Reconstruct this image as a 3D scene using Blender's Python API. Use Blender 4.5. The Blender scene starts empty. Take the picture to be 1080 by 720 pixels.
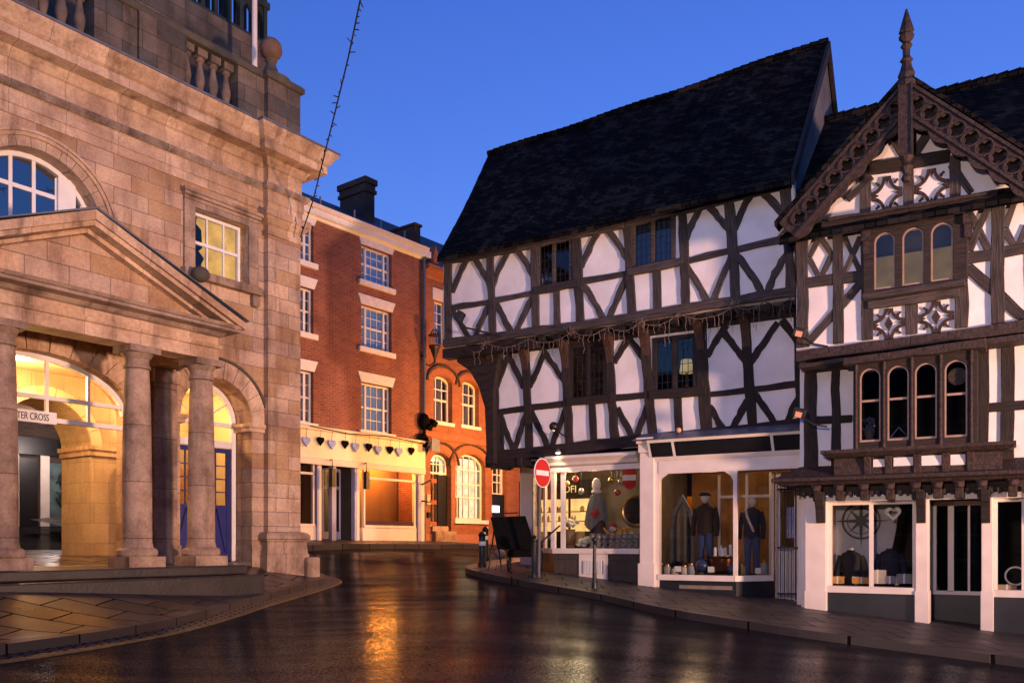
import bpy, bmesh, math, random
from mathutils import Vector, geometry
sc = bpy.context.scene; COL = sc.collection
RND = random.Random(11)
PI = math.pi
E, F, CX, CY = 1.65, 900.0, 540.0, 572.0      # eye height, focal length, optical centre (survey numbers of the photograph)

# ------------------------------------------------------------------ ground survey
def sst(a, b, x):
    t = max(0., min(1., (x-a)/(b-a))); return t*t*(3-2*t)
def g(X, Y):
    X = max(-14., min(14., X)); Y = max(-8., min(30., Y))
    return -.023+.0508*Y-.0734*X-.32*sst(0, 4.5, -X)*(1-sst(20, 25, Y))
def PG(u, v, h=0.):
    lo, hi = 3., 60.
    f = lambda Z: E+(CY-v)/F*Z-g((u-CX)/F*Z, Z)-h
    for _ in range(50):
        m = (lo+hi)/2
        if f(m) > 0: lo = m
        else: hi = m
    return ((u-CX)/F*lo, lo)

# ------------------------------------------------------------------ object helpers
def tag(o, label=None, cat=None, group=None, kind=None):
    if label: o['label'] = label
    if cat: o['category'] = cat
    if group: o['group'] = group
    if kind: o['kind'] = kind
    return o
def empty(name, loc, rz=0., label=None, cat=None, group=None):
    o = bpy.data.objects.new(name, None); COL.objects.link(o)
    o.location = loc; o.rotation_euler = (0, 0, rz); o.empty_display_size = .3
    return tag(o, label, cat, group)
class MB:
    def __init__(s): s.v = []; s.f = []
    def add(s, vs, fs):
        n = len(s.v); s.v += [tuple(p) for p in vs]; s.f += [tuple(i+n for i in f) for f in fs]; return s
    def box(s, x0, x1, y0, y1, z0, z1):
        if x0 > x1: x0, x1 = x1, x0
        if y0 > y1: y0, y1 = y1, y0
        if z0 > z1: z0, z1 = z1, z0
        return s.add([(x0,y0,z0),(x1,y0,z0),(x1,y1,z0),(x0,y1,z0),(x0,y0,z1),(x1,y0,z1),(x1,y1,z1),(x0,y1,z1)],
                     [(0,3,2,1),(4,5,6,7),(0,1,5,4),(1,2,6,5),(2,3,7,6),(3,0,4,7)])
    def prism(s, poly, y0, y1, holes=()):
        """polygon in the x-z plane with holes, thickness y0 (front) .. y1"""
        loops = [list(poly)]+[list(h) for h in holes]
        flat = [p for l in loops for p in l]
        tris = geometry.tessellate_polygon([[Vector((p[0], p[1], 0)) for p in l] for l in loops])
        n = len(flat); vs = [(p[0], y0, p[1]) for p in flat]+[(p[0], y1, p[1]) for p in flat]
        fs = []
        for a, b, c in tris:
            A, B, C_ = flat[a], flat[b], flat[c]
            ar = (B[0]-A[0])*(C_[1]-A[1])-(C_[0]-A[0])*(B[1]-A[1])
            if abs(ar) < 1e-10: continue
            if ar < 0: b, c = c, b
            fs += [(a, b, c), (a+n, c+n, b+n)]
        k = 0
        for li, l in enumerate(loops):
            m = len(l); ar = sum(l[i][0]*l[(i+1) % m][1]-l[(i+1) % m][0]*l[i][1] for i in range(m))
            ccw = (ar > 0) == (li == 0)
            for i in range(m):
                a, b = k+i, k+(i+1) % m
                fs.append((a, a+n, b+n, b) if ccw else (b, b+n, a+n, a))
            k += m
        return s.add(vs, fs)
    def lathe(s, prof, cx=0, cy=0, n=20, sx=1, sy=1, a0=0):
        """prof: list of (r, z)"""
        vs = []; fs = []
        for r, z in prof:
            for i in range(n):
                a = a0+2*PI*i/n; vs.append((cx+r*sx*math.cos(a), cy+r*sy*math.sin(a), z))
        for j in range(len(prof)-1):
            for i in range(n):
                a = j*n+i; b = j*n+(i+1) % n
                fs.append((a, b, b+n, a+n))
        fs.append(tuple(range(n))[::-1]); k = (len(prof)-1)*n; fs.append(tuple(k+i for i in range(n)))
        return s.add(vs, fs)
    def tube(s, pts, r, n=6):
        pts = [Vector(p) for p in pts]; rr = r if isinstance(r, (list, tuple)) else [r]*len(pts)
        vs = []; fs = []
        for i, p in enumerate(pts):
            t = (pts[min(i+1, len(pts)-1)]-pts[max(i-1, 0)])
            t = t.normalized() if t.length > 1e-9 else Vector((0, 0, 1))
            a = t.cross(Vector((0, 0, 1)) if abs(t.z) < .9 else Vector((1, 0, 0))).normalized(); b = t.cross(a)
            for k in range(n):
                w = 2*PI*k/n; vs.append(p+(a*math.cos(w)+b*math.sin(w))*rr[i])
        for i in range(len(pts)-1):
            for k in range(n):
                a = i*n+k; b = i*n+(k+1) % n; fs.append((a, b, b+n, a+n))
        fs.append(tuple(range(n))[::-1]); k = (len(pts)-1)*n; fs.append(tuple(k+i for i in range(n)))
        return s.add(vs, fs)
    def ball(s, c, r, n=14, sz=1.):
        m = n//2
        prof = [(max(1e-4, r*math.sin(PI*i/m)), c[2]-r*sz*math.cos(PI*i/m)) for i in range(m+1)]
        return s.lathe(prof, c[0], c[1], n)
    def sweep(s, prof, path, closed=False):
        """prof: (projection, z) list; path: plan polyline, outward = right of travel"""
        N = len(path); rings = []
        for i, (x, y) in enumerate(path):
            def nrm(a, b):
                dx, dy = b[0]-a[0], b[1]-a[1]; l = math.hypot(dx, dy); return (dy/l, -dx/l)
            if closed: n1 = nrm(path[i-1], path[i]); n2 = nrm(path[i], path[(i+1) % N])
            else:
                n1 = nrm(path[max(i-1, 0)], path[max(i, 1)]); n2 = nrm(path[min(i, N-2)], path[min(i+1, N-1)])
            d = 1+n1[0]*n2[0]+n1[1]*n2[1]; mx, my = (n1[0]+n2[0])/d, (n1[1]+n2[1])/d
            rings.append([(x+mx*p, y+my*p, z) for p, z in prof])
        m = len(prof); vs = [p for r in rings for p in r]; fs = []
        for i in range(N if closed else N-1):
            j = (i+1) % N
            for k in range(m-1):
                fs.append((i*m+k, j*m+k, j*m+k+1, i*m+k+1))
        if not closed: fs += [tuple(range(m)), tuple((N-1)*m+k for k in range(m))[::-1]]
        return s.add(vs, fs)
def mesh(name, mb, mat, parent=None, dz=0., smooth=False, loc=None, rot=None, bevel=0.):
    me = bpy.data.meshes.new(name)
    me.from_pydata([(x, y, z-dz) for x, y, z in mb.v], [], mb.f); me.validate()
    bm = bmesh.new(); bm.from_mesh(me); bmesh.ops.recalc_face_normals(bm, faces=bm.faces); bm.to_mesh(me); bm.free()
    me.materials.append(mat)
    if smooth:
        me.polygons.foreach_set('use_smooth', [True]*len(me.polygons))
        try: me.set_sharp_from_angle(angle=math.radians(35))
        except Exception: pass
    o = bpy.data.objects.new(name, me); COL.objects.link(o)
    if parent is not None: o.parent = parent
    if loc: o.location = loc
    if rot: o.rotation_euler = rot
    if bevel:
        m = o.modifiers.new('bevel', 'BEVEL'); m.width = bevel; m.segments = 2; m.limit_method = 'ANGLE'
    return o
def arc(cx, cz, rx, rz, a0, a1, n):
    return [(cx+rx*math.cos(math.radians(a0+(a1-a0)*i/n)), cz+rz*math.sin(math.radians(a0+(a1-a0)*i/n))) for i in range(n+1)]
def rect(x0, x1, z0, z1): return [(x0, z0), (x1, z0), (x1, z1), (x0, z1)]
def archpoly(cx, r, zb, zs, rz=None, n=20):
    return [(cx-r, zb), (cx+r, zb)]+arc(cx, zs, r, rz or r, 0, 180, n)
def text_mesh(body, size, extrude=.004):
    cu = bpy.data.curves.new('lettering', 'FONT'); cu.body = body; cu.size = size; cu.extrude = extrude
    cu.align_x = 'CENTER'; cu.align_y = 'CENTER'
    o = bpy.data.objects.new('tmp', cu); COL.objects.link(o)
    dg = bpy.context.evaluated_depsgraph_get(); me = bpy.data.meshes.new_from_object(o.evaluated_get(dg))
    bpy.data.objects.remove(o); bpy.data.curves.remove(cu); return me
def lettering(body, size, mat, parent, loc, sx=1.):
    me = text_mesh(body, size); me.materials.append(mat)
    o = bpy.data.objects.new('lettering', me); COL.objects.link(o); o.parent = parent
    o.location = loc; o.rotation_euler = (PI/2, 0, 0); o.scale = (sx, 1, 1); return o

class Frame:
    """a building: root empty, x along its front (to the right), y into it, absolute z"""
    def __init__(s, name, x, y, dx, dy, z, label, cat='building', parent=None):
        l = math.hypot(dx, dy); s.d = (dx/l, dy/l); s.n = (-dy/l, dx/l); s.o = (x, y); s.z = z
        s.rz = math.atan2(dy, dx); s.root = empty(name, (x, y, z), s.rz, label, cat)
    def P(s, u, v, off=0.):
        ox, oy = s.o[0]-off*s.n[0], s.o[1]-off*s.n[1]; rx = (u-CX)/F
        k = (rx*oy-ox)/(s.d[0]-rx*s.d[1]); t = oy+k*s.d[1]
        return (k, E+(CY-v)*t/F)
    def X(s, u, off=0.): return s.P(u, 0, off)[0]
    def R(s, u0, vt, u1, vb, off=0.):
        m = (u0+u1)/2; return (s.X(u0, off), s.X(u1, off), s.P(m, vb, off)[1], s.P(m, vt, off)[1])
    def W(s, x, y, z=0.): return (s.o[0]+x*s.d[0]+y*s.n[0], s.o[1]+x*s.d[1]+y*s.n[1], z)
    def part(s, name, mb, mat, parent=None, **k): return mesh(name, mb, mat, parent or s.root, dz=s.z, **k)
    def box(s, name, mat, *a, parent=None, **k): return s.part(name, MB().box(*a), mat, parent, **k)
    def timber(s, name, pts, w, off, depth, mat, px=True, jit=.015, parent=None, ext=0.):
        q = [Vector(s.P(u, v, off)) for u, v in pts] if px else [Vector(p) for p in pts]
        if ext:
            q[0] = q[0]+(q[0]-q[1]).normalized()*ext; q[-1] = q[-1]+(q[-1]-q[-2]).normalized()*ext
        a, b = q[0], q[-1]; L = (b-a).length; ang = math.atan2(b.y-a.y, b.x-a.x)
        ex = Vector((math.cos(ang), math.sin(ang))); ez = Vector((-ex.y, ex.x))
        loc = [((p-a).dot(ex), (p-a).dot(ez)) for p in q]
        if len(loc) == 3:     # smooth bow through the three points
            (x0, z0), (x1, z1), (x2, z2) = loc
            loc = [((1-t)**2*x0+2*t*(1-t)*(2*x1-(x0+x2)/2)+t*t*x2, (1-t)**2*z0+2*t*(1-t)*(2*z1-(z0+z2)/2)+t*t*z2) for t in [i/8 for i in range(9)]]
        else:
            out = [loc[0]]
            for p, r in zip(loc, loc[1:]):
                n = max(1, int((r[0]-p[0])/.35)); out += [(p[0]+(r[0]-p[0])*i/n, p[1]+(r[1]-p[1])*i/n) for i in range(1, n+1)]
            loc = out
        vs = []; fs = []; n = len(loc)
        for i, (x, z) in enumerate(loc):
            p, r = loc[max(i-1, 0)], loc[min(i+1, n-1)]; l = math.hypot(r[0]-p[0], r[1]-p[1]) or 1
            nx, nz = -(r[1]-p[1])/l, (r[0]-p[0])/l
            h1 = w/2+RND.uniform(-jit, jit); h2 = w/2+RND.uniform(-jit, jit); f = RND.uniform(-jit, jit)*.6
            vs += [(x-nx*h1, f, z-nz*h1), (x+nx*h2, f, z+nz*h2), (x+nx*h2, depth, z+nz*h2), (x-nx*h1, depth, z-nz*h1)]
        for i in range(n-1):
            for k in range(4):
                m = (k+1) % 4; fs.append((i*4+k, i*4+m, i*4+4+m, i*4+4+k))
        fs += [(0, 1, 2, 3), ((n-1)*4+3, (n-1)*4+2, (n-1)*4+1, (n-1)*4)]
        o = mesh(name, MB().add(vs, fs), mat, parent or s.root, loc=(a.x, -off, a.y-s.z), rot=(0, -ang, 0), bevel=.012)
        return o

# ------------------------------------------------------------------ materials
def nt(name):
    m = bpy.data.materials.new(name); m.use_nodes = True; t = m.node_tree; t.nodes.clear()
    o = t.nodes.new('ShaderNodeOutputMaterial'); b = t.nodes.new('ShaderNodeBsdfPrincipled'); t.links.new(b.outputs[0], o.inputs[0])
    return m, t, b, o
def N(t, typ, **k):
    n = t.nodes.new(typ)
    for a, v in k.items():
        if a in n.inputs: n.inputs[a].default_value = v
        else: setattr(n, a, v)
    return n
def mixc(t, fac, a, b, mode='MIX'):
    n = t.nodes.new('ShaderNodeMix'); n.data_type = 'RGBA'; n.blend_type = mode
    for s, v in ((0, fac), (6, a), (7, b)):
        if hasattr(v, 'links') or isinstance(v, bpy.types.NodeSocket): t.links.new(v, n.inputs[s])
        else: n.inputs[s].default_value = v if s == 0 else (*v[:3], 1)
    return n.outputs[2]
def ramp(t, src, p0, p1, c0=(0, 0, 0), c1=(1, 1, 1)):
    r = t.nodes.new('ShaderNodeValToRGB'); r.color_ramp.elements[0].position = p0; r.color_ramp.elements[1].position = p1
    r.color_ramp.elements[0].color = (*c0, 1); r.color_ramp.elements[1].color = (*c1, 1); t.links.new(src, r.inputs[0]); return r.outputs[0]
def coords(t, scale=(1, 1, 1)):
    c = t.nodes.new('ShaderNodeTexCoord'); m = t.nodes.new('ShaderNodeMapping'); m.inputs['Scale'].default_value = scale
    t.links.new(c.outputs['Object'], m.inputs[0]); return m.outputs[0]
def noise(t, vec, scale, detail=4, rough=.55):
    n = N(t, 'ShaderNodeTexNoise', Scale=scale, Detail=detail, Roughness=rough); t.links.new(vec, n.inputs['Vector']); return n.outputs['Fac']
def bump(t, b, h, strength, dist=.02, prev=None):
    n = N(t, 'ShaderNodeBump', Strength=strength, Distance=dist); t.links.new(h, n.inputs['Height'])
    if prev: t.links.new(prev, n.inputs['Normal'])
    if b: t.links.new(n.outputs[0], b.inputs['Normal'])
    return n.outputs[0]
def pm(name, c1, c2=None, rough=.6, scale=6, bmp=.2, stretch=(1, 1, 1), metal=0, spec=.4, orand=0., r2=None, dist=.01, fine=None):
    m, t, b, o = nt(name); c2 = c2 or tuple(x*.7 for x in c1)
    v = coords(t, stretch); n1 = noise(t, v, scale); f = ramp(t, n1, .32, .68)
    c = mixc(t, f, c1, c2)
    if orand:
        oi = t.nodes.new('ShaderNodeObjectInfo'); mr = N(t, 'ShaderNodeMapRange'); t.links.new(oi.outputs['Random'], mr.inputs[0])
        mr.inputs[3].default_value = 1-orand; mr.inputs[4].default_value = 1+orand
        cc = t.nodes.new('ShaderNodeCombineXYZ')
        for i in range(3): t.links.new(mr.outputs[0], cc.inputs[i])
        c = mixc(t, 1., c, cc.outputs[0], 'MULTIPLY')
    t.links.new(c, b.inputs['Base Color'])
    b.inputs['Metallic'].default_value = metal; b.inputs['Specular IOR Level'].default_value = spec
    if r2 is None: b.inputs['Roughness'].default_value = rough
    else:
        rr = ramp(t, noise(t, coords(t), scale*.35), .35, .65, (rough,)*3, (r2,)*3); t.links.new(rr, b.inputs['Roughness'])
    if bmp: bump(t, b, noise(t, v, fine or scale*4, 5), bmp, dist)
    return m
def courses(name, c1, c2, mortar, w, h, ms, rough=.85, bmp=.5, plane='xz', patch=((.8, .75, .75), 1.2), stain=.4, spec=.3, r2=None, dist=.01, fine=30, third=None):
    """masonry laid in courses: brick, ashlar, slabs, tiles"""
    m, t, b, o = nt(name); tc = t.nodes.new('ShaderNodeTexCoord'); sp = t.nodes.new('ShaderNodeSeparateXYZ'); t.links.new(tc.outputs['Object'], sp.inputs[0])
    cb = t.nodes.new('ShaderNodeCombineXYZ')
    if plane == 'x': t.links.new(sp.outputs[0], cb.inputs[0]); t.links.new(sp.outputs[2], cb.inputs[1])
    elif plane == 'xy': t.links.new(sp.outputs[0], cb.inputs[0]); t.links.new(sp.outputs[1], cb.inputs[1])
    else:
        a = N(t, 'ShaderNodeMath', operation='ADD'); t.links.new(sp.outputs[0], a.inputs[0]); t.links.new(sp.outputs[1], a.inputs[1])
        t.links.new(a.outputs[0], cb.inputs[0]); t.links.new(sp.outputs[2], cb.inputs[1])
    wob = N(t, 'ShaderNodeTexNoise', Scale=2.5, Detail=2); t.links.new(tc.outputs['Object'], wob.inputs[0])
    va = N(t, 'ShaderNodeVectorMath', operation='MULTIPLY_ADD'); t.links.new(wob.outputs['Color'], va.inputs[0])
    va.inputs[1].default_value = (.012, .012, 0); t.links.new(cb.outputs[0], va.inputs[2])
    bt = N(t, 'ShaderNodeTexBrick', Scale=1., offset=.5); bt.inputs['Mortar Size'].default_value = ms; bt.inputs['Mortar Smooth'].default_value = .3
    bt.inputs['Brick Width'].default_value = w; bt.inputs['Row Height'].default_value = h; bt.inputs['Bias'].default_value = 0.
    bt.inputs['Color1'].default_value = (*c1, 1); bt.inputs['Color2'].default_value = (*c2, 1); bt.inputs['Mortar'].default_value = (*mortar, 1)
    t.links.new(va.outputs[0], bt.inputs['Vector'])
    c = bt.outputs['Color']
    if third:
        b2 = N(t, 'ShaderNodeTexBrick', Scale=1., offset=.5); b2.inputs['Mortar Size'].default_value = 0.; b2.inputs['Brick Width'].default_value = w; b2.inputs['Row Height'].default_value = h
        b2.inputs['Color1'].default_value = (1, 1, 1, 1); b2.inputs['Color2'].default_value = (0, 0, 0, 1)
        off = N(t, 'ShaderNodeVectorMath', operation='ADD'); t.links.new(va.outputs[0], off.inputs[0]); off.inputs[1].default_value = (w*14, h*26, 0); t.links.new(off.outputs[0], b2.inputs['Vector'])
        c = mixc(t, ramp(t, b2.outputs['Color'], .62, .72, (0, 0, 0), (.8, .8, .8)), c, third)
    ov = tc.outputs['Object']
    pf = ramp(t, noise(t, ov, patch[1], 5), .4, .66); c = mixc(t, pf, c, mixc(t, 1., c, patch[0], 'MULTIPLY'))
    if stain:
        sv = coords(t, (2.2, 2.2, .35)); sf = ramp(t, noise(t, sv, 1.6, 6, .62), .52, .72, (0, 0, 0), (stain,)*3); c = mixc(t, sf, c, mixc(t, 1., c, (.35, .32, .32), 'MULTIPLY'))
    fn = noise(t, ov, fine, 6, .65); c = mixc(t, .36, c, mixc(t, 1., c, ramp(t, fn, .3, .7, (.35, .35, .35), (1.5, 1.5, 1.5)), 'MULTIPLY'))
    t.links.new(c, b.inputs['Base Color']); b.inputs['Specular IOR Level'].default_value = spec
    if plane == 'xy': t.links.new(ramp(t, bt.outputs['Fac'], .1, .6, (spec,)*3, (0, 0, 0)), b.inputs['Specular IOR Level'])
    if r2 is None: b.inputs['Roughness'].default_value = rough
    else:
        b3 = N(t, 'ShaderNodeTexBrick', Scale=1., offset=.5); b3.inputs['Mortar Size'].default_value = 0.; b3.inputs['Brick Width'].default_value = w; b3.inputs['Row Height'].default_value = h
        b3.inputs['Color1'].default_value = (1, 1, 1, 1); b3.inputs['Color2'].default_value = (0, 0, 0, 1); t.links.new(va.outputs[0], b3.inputs['Vector'])
        t.links.new(mixc(t, .55, ramp(t, noise(t, ov, .7, 5), .35, .62, (rough,)*3, (r2,)*3), ramp(t, b3.outputs['Color'], .2, .8, (rough,)*3, (r2,)*3)), b.inputs['Roughness'])
    inv = N(t, 'ShaderNodeMath', operation='SUBTRACT'); inv.inputs[0].default_value = 1.; t.links.new(bt.outputs['Fac'], inv.inputs[1])
    p = bump(t, None, inv.outputs[0], bmp, dist); bump(t, b, fn, .25, .006, p)
    return m
def emit(name, c, s):
    m = bpy.data.materials.new(name); m.use_nodes = True; t = m.node_tree; t.nodes.clear()
    o = t.nodes.new('ShaderNodeOutputMaterial'); e = t.nodes.new('ShaderNodeEmission'); t.links.new(e.outputs[0], o.inputs[0])
    v = coords(t); n = noise(t, v, 3.); c2 = tuple(x*.55 for x in c); t.links.new(mixc(t, ramp(t, n, .3, .7), c, c2), e.inputs[0]); e.inputs[1].default_value = s
    return m
def glass(name, tint=(.8, .85, .85), refl=.10, rough=.03):
    m = bpy.data.materials.new(name); m.use_nodes = True; t = m.node_tree; t.nodes.clear()
    o = t.nodes.new('ShaderNodeOutputMaterial'); mx = t.nodes.new('ShaderNodeMixShader'); tr = t.nodes.new('ShaderNodeBsdfTransparent'); gl = t.nodes.new('ShaderNodeBsdfGlossy')
    tr.inputs[0].default_value = (*tint, 1); gl.inputs['Roughness'].default_value = rough
    fr = N(t, 'ShaderNodeFresnel', IOR=1.5); ad = N(t, 'ShaderNodeMath', operation='ADD'); t.links.new(fr.outputs[0], ad.inputs[0]); ad.inputs[1].default_value = refl
    bm_ = N(t, 'ShaderNodeBump', Strength=.06, Distance=.02); t.links.new(noise(t, coords(t), 2.2, 2), bm_.inputs['Height']); t.links.new(bm_.outputs[0], gl.inputs['Normal'])
    gm = t.nodes.new('ShaderNodeNewGeometry'); sb = N(t, 'ShaderNodeMath', operation='SUBTRACT'); sb.inputs[0].default_value = 1.; t.links.new(gm.outputs['Backfacing'], sb.inputs[1]); mu = N(t, 'ShaderNodeMath', operation='MULTIPLY'); t.links.new(ad.outputs[0], mu.inputs[0]); t.links.new(sb.outputs[0], mu.inputs[1])
    t.links.new(mu.outputs[0], mx.inputs[0]); t.links.new(tr.outputs[0], mx.inputs[1]); t.links.new(gl.outputs[0], mx.inputs[2]); t.links.new(mx.outputs[0], o.inputs[0])
    return m

ASHLAR = courses('sandstone_ashlar', (.59, .405, .27), (.43, .31, .225), (.25, .18, .13), .66, .30, .007, patch=((.64, .57, .56), 1.1), stain=.8, third=(.41, .25, .125), bmp=.8, dist=.015, fine=22)
STONE = courses('sandstone', (.62, .43, .285), (.50, .355, .245), (.22, .16, .12), .92, 3.0, .005, plane='x', patch=((.58, .53, .52), 1.5), stain=.9, rough=.85, third=(.42, .27, .16), bmp=.5, dist=.012, fine=20)
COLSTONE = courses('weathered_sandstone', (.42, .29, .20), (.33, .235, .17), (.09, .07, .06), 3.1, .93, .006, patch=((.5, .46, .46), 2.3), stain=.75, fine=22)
STEPSTONE = pm('worn_step_stone', (.032, .023, .02), (.014, .011, .010), .5, 3, .4, dist=.015, fine=18)
DARKSTONE = courses('sooty_ashlar', (.085, .078, .072), (.17, .125, .095), (.035, .03, .03), .58, .34, .006, patch=((.35, .36, .36), 1.1), stain=.6)
DARKPLAIN = pm('mossy_stone', (.10, .08, .055), (.045, .042, .034), .9, 3, .4, fine=26)
BALSTONE = pm('baluster_stone', (.19, .135, .105), (.09, .07, .06), .9, 4, .35, fine=26)
LEAD = pm('lead', (.12, .13, .17), (.08, .085, .11), .45, 5, .1, spec=.5)
REDBRICK = courses('red_brick', (.30, .095, .055), (.21, .065, .042), (.30, .2, .15), .235, .077, .009, patch=((.72, .68, .7), .8), stain=.25, bmp=.5, fine=60)
ORBRICK = courses('orange_brick', (.36, .125, .055), (.27, .09, .045), (.27, .16, .1), .235, .077, .007, patch=((.78, .75, .75), .9), stain=.2, bmp=.4, fine=60)
ORPLAIN = pm('moulded_brick', (.36, .13, .06), (.26, .09, .045), .8, 8, .2)
PLASTER = pm('limewash_plaster', (.77, .725, .71), (.62, .58, .565), .85, 1.5, .4, dist=.02, fine=6)
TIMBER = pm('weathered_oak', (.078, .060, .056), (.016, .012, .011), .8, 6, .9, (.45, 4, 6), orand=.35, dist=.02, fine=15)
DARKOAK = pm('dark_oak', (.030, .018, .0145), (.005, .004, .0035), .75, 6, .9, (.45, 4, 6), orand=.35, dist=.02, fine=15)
CARVED = pm('carved_oak', (.048, .026, .022), (.010, .007, .006), .72, 14, .8, dist=.02, fine=30)
TILE = courses('dark_roof_tiles', (.013, .0125, .013), (.005, .005, .006), (.001, .001, .001), .19, .11, .014, .8, 1., patch=((.45, .42, .4), 1.1), stain=0, dist=.07, spec=.04, third=(.026, .022, .02))
SLATE = courses('blue_slate', (.055, .06, .075), (.04, .045, .055), (.015, .015, .02), .3, .16, .006, .6, .8, stain=0, dist=.02)
DKBRICK = courses('sooty_brick', (.055, .04, .036), (.085, .05, .04), (.04, .035, .03), .235, .08, .008, stain=.2)
WHITE = pm('white_gloss_paint', (.78, .77, .75), (.70, .68, .66), .4, 4, .05)
CREAM = pm('cream_paint', (.80, .70, .50), (.74, .63, .44), .5, 3, .05)
PINKPAINT = pm('ivory_paint', (.74, .66, .58), (.66, .57, .50), .5, 3, .06)
STUCCO = pm('painted_stone_dressing', (.78, .75, .72), (.66, .62, .6), .7, 6, .1)
BLUE = pm('royal_blue_paint', (.022, .028, .17), (.017, .022, .13), .4, 5, .08)
LILAC = pm('lilac_grey_paint', (.36, .38, .56), (.3, .32, .5), .5, 5, .05)
BLACK = pm('black_paint', (.007, .007, .008), (.012, .012, .013), .4, 6, .08)
MATTE = pm('matte_black', (.005, .005, .005), (.008, .008, .008), 1., 8, .2, spec=0.)
IRON = pm('black_iron', (.014, .014, .015), (.025, .023, .022), .45, 20, .2, metal=.3)
GALV = pm('grey_metal', (.25, .26, .29), (.19, .2, .22), .5, 9, .1, metal=.4)
CHAR = pm('charcoal_stall_riser', (.020, .022, .028), (.013, .014, .018), .35, 3, .08)
BROWNTILE = courses('brown_glazed_tiles', (.20, .07, .035), (.16, .055, .03), (.05, .03, .02), .3, .3, .006, .35, .3, stain=.1)
GREYTILE = courses('grey_glazed_tiles', (.075, .06, .05), (.06, .05, .045), (.02, .02, .02), .33, .33, .006, .35, .3, stain=.1)
RED = pm('red_sign_paint', (.55, .025, .02), (.48, .02, .018), .35, 5, .02)
SIGNWHITE = pm('white_sign_paint', (.82, .82, .8), (.75, .75, .73), .35, 5, .02)
INNER = pm('ochre_plaster', (.66, .52, .34), (.58, .44, .28), .9, 2, .15)
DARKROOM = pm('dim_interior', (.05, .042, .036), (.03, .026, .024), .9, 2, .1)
CURTAIN = pm('net_curtain', (.60, .64, .70), (.44, .48, .55), .9, 6, .3, (7, 7, .3), dist=.04, fine=7)
BLIND = emit('lit_yellow_blind', (1., .47, .10), 1.6)
BRASS = pm('old_brass', (.42, .27, .10), (.3, .18, .06), .3, 9, .1, metal=.9)
GLASS = glass('window_glass', refl=.03); DARKGLASS = glass('dark_window_glass', (.6, .65, .72), .0)
SHOPGLASS = glass('shop_glass', (.9, .9, .88), .02)
# ------------------------------------------------------------------ sash window helper
def sash(fr, x0, x1, z0, z1, y, cols, rows, mat=None, pane=None, back=None, rail=None, fw=.07, bar=.025, parent=None, name='window'):
    """white sash: frame, glazing bars, pane, meeting rail and what hangs behind it; y = front face of the frame"""
    mat = mat or WHITE; b = MB()
    b.box(x0, x0+fw, y, y+.09, z0, z1); b.box(x1-fw, x1, y, y+.09, z0, z1); b.box(x0+fw, x1-fw, y, y+.09, z1-fw, z1); b.box(x0+fw, x1-fw, y, y+.09, z0, z0+fw)
    w = fr.part(name, b, mat, parent)
    bb = MB(); xs = cols if isinstance(cols, (list, tuple)) else [x0+(x1-x0)*i/cols for i in range(1, cols)]
    for x in xs: bb.box(x-bar/2, x+bar/2, y+.02, y+.055, z0+fw, z1-fw)
    for i in range(1, rows):
        z = z0+(z1-z0)*i/rows; bb.box(x0+fw, x1-fw, y+.024, y+.052, z-bar/2, z+bar/2)
    if rail: bb.box(x0+fw, x1-fw, y+.012, y+.07, rail-.03, rail+.03)
    if bb.v: fr.part('glazing_bars', bb, mat, w)
    fr.part('pane', MB().box(x0+fw*.5, x1-fw*.5, y+.036, y+.042, z0+fw*.5, z1-fw*.5), pane or GLASS, w)
    if back: fr.part('curtain', MB().box(x0, x1, y+.16, y+.18, z0, z1), back, w)
    return w

# ================================================================== the stone market hall
SOOT = courses('soot_streaked_stone', (.36, .26, .19), (.24, .18, .14), (.1, .08, .06), .92, 3., .005, .9, .5, 'x', patch=((.4, .36, .35), 2.6), stain=.9, fine=20)
B = Frame('stone_market_hall', -7.86, 14.13, .585, .811, .8, 'pale sandstone market hall with columned portico, pediment and balustraded parapet')
OUT = [(-5.42, .5), (5.38, .5), (5.38, 10.1), (-5.42, 10.1)]
DK, DR, DS = 3.446, .82, 4.10
ell = [(-1.7, 1.1), (1.7, 1.1)]+arc(0, 3.95, 1.7, .88, 0, 180, 24)
holes = [ell, archpoly(DK, DR, 1.1, DS), archpoly(-DK, DR, 1.1, DS), rect(2.915, 4.16, 6.9, 8.12), rect(-4.16, -2.915, 6.9, 8.12), archpoly(0, 1.08, 6.5, 7.06)]
B.part('wall', MB().prism(OUT, 0, .6, holes), ASHLAR)
side = MB(); side.box(5.18, 5.38, .6, 6.2, .5, 10.1); side.box(5.18, 5.38, 6.2, 11, 5.1, 10.1); side.box(-5.42, -5.22, .6, 11, .5, 10.1); side.box(-5.22, 5.18, 10.8, 11, 5.3, 10.1)
B.part('side_wall', side, ASHLAR)
B.part('roof', MB().box(-5.4, 5.36, .05, 11, 10.0, 10.12), LEAD)
CP = [(-5.42, 9), (-5.42, 0), (4.563, 0), (4.563, -.15), (5.417, -.15), (5.417, 9)]
ent = [(0, 8.57), (.03, 8.572), (.03, 8.73), (.055, 8.74), (.055, 8.94), (.09, 8.97), (.13, 9.02), (.13, 9.07), (.02, 9.10), (.02, 9.44), (.06, 9.46), (.09, 9.52), (.15, 9.60), (.40, 9.63), (.40, 9.80), (.45, 9.83), (.50, 9.92), (.57, 10.0), (.585, 10.06), (0, 10.07)]
B.part('cornice', MB().sweep(ent, CP), STONE)
B.part('string_course', MB().sweep([(.055, 8.955), (.10, 8.965), (.145, 9.015), (.145, 9.085), (.02, 9.115)], CP), SOOT)
B.part('lead_flashing', MB().sweep([(.3, 10.075), (.605, 10.062), (.605, 10.10), (.1, 10.14)], CP), LEAD)
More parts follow.
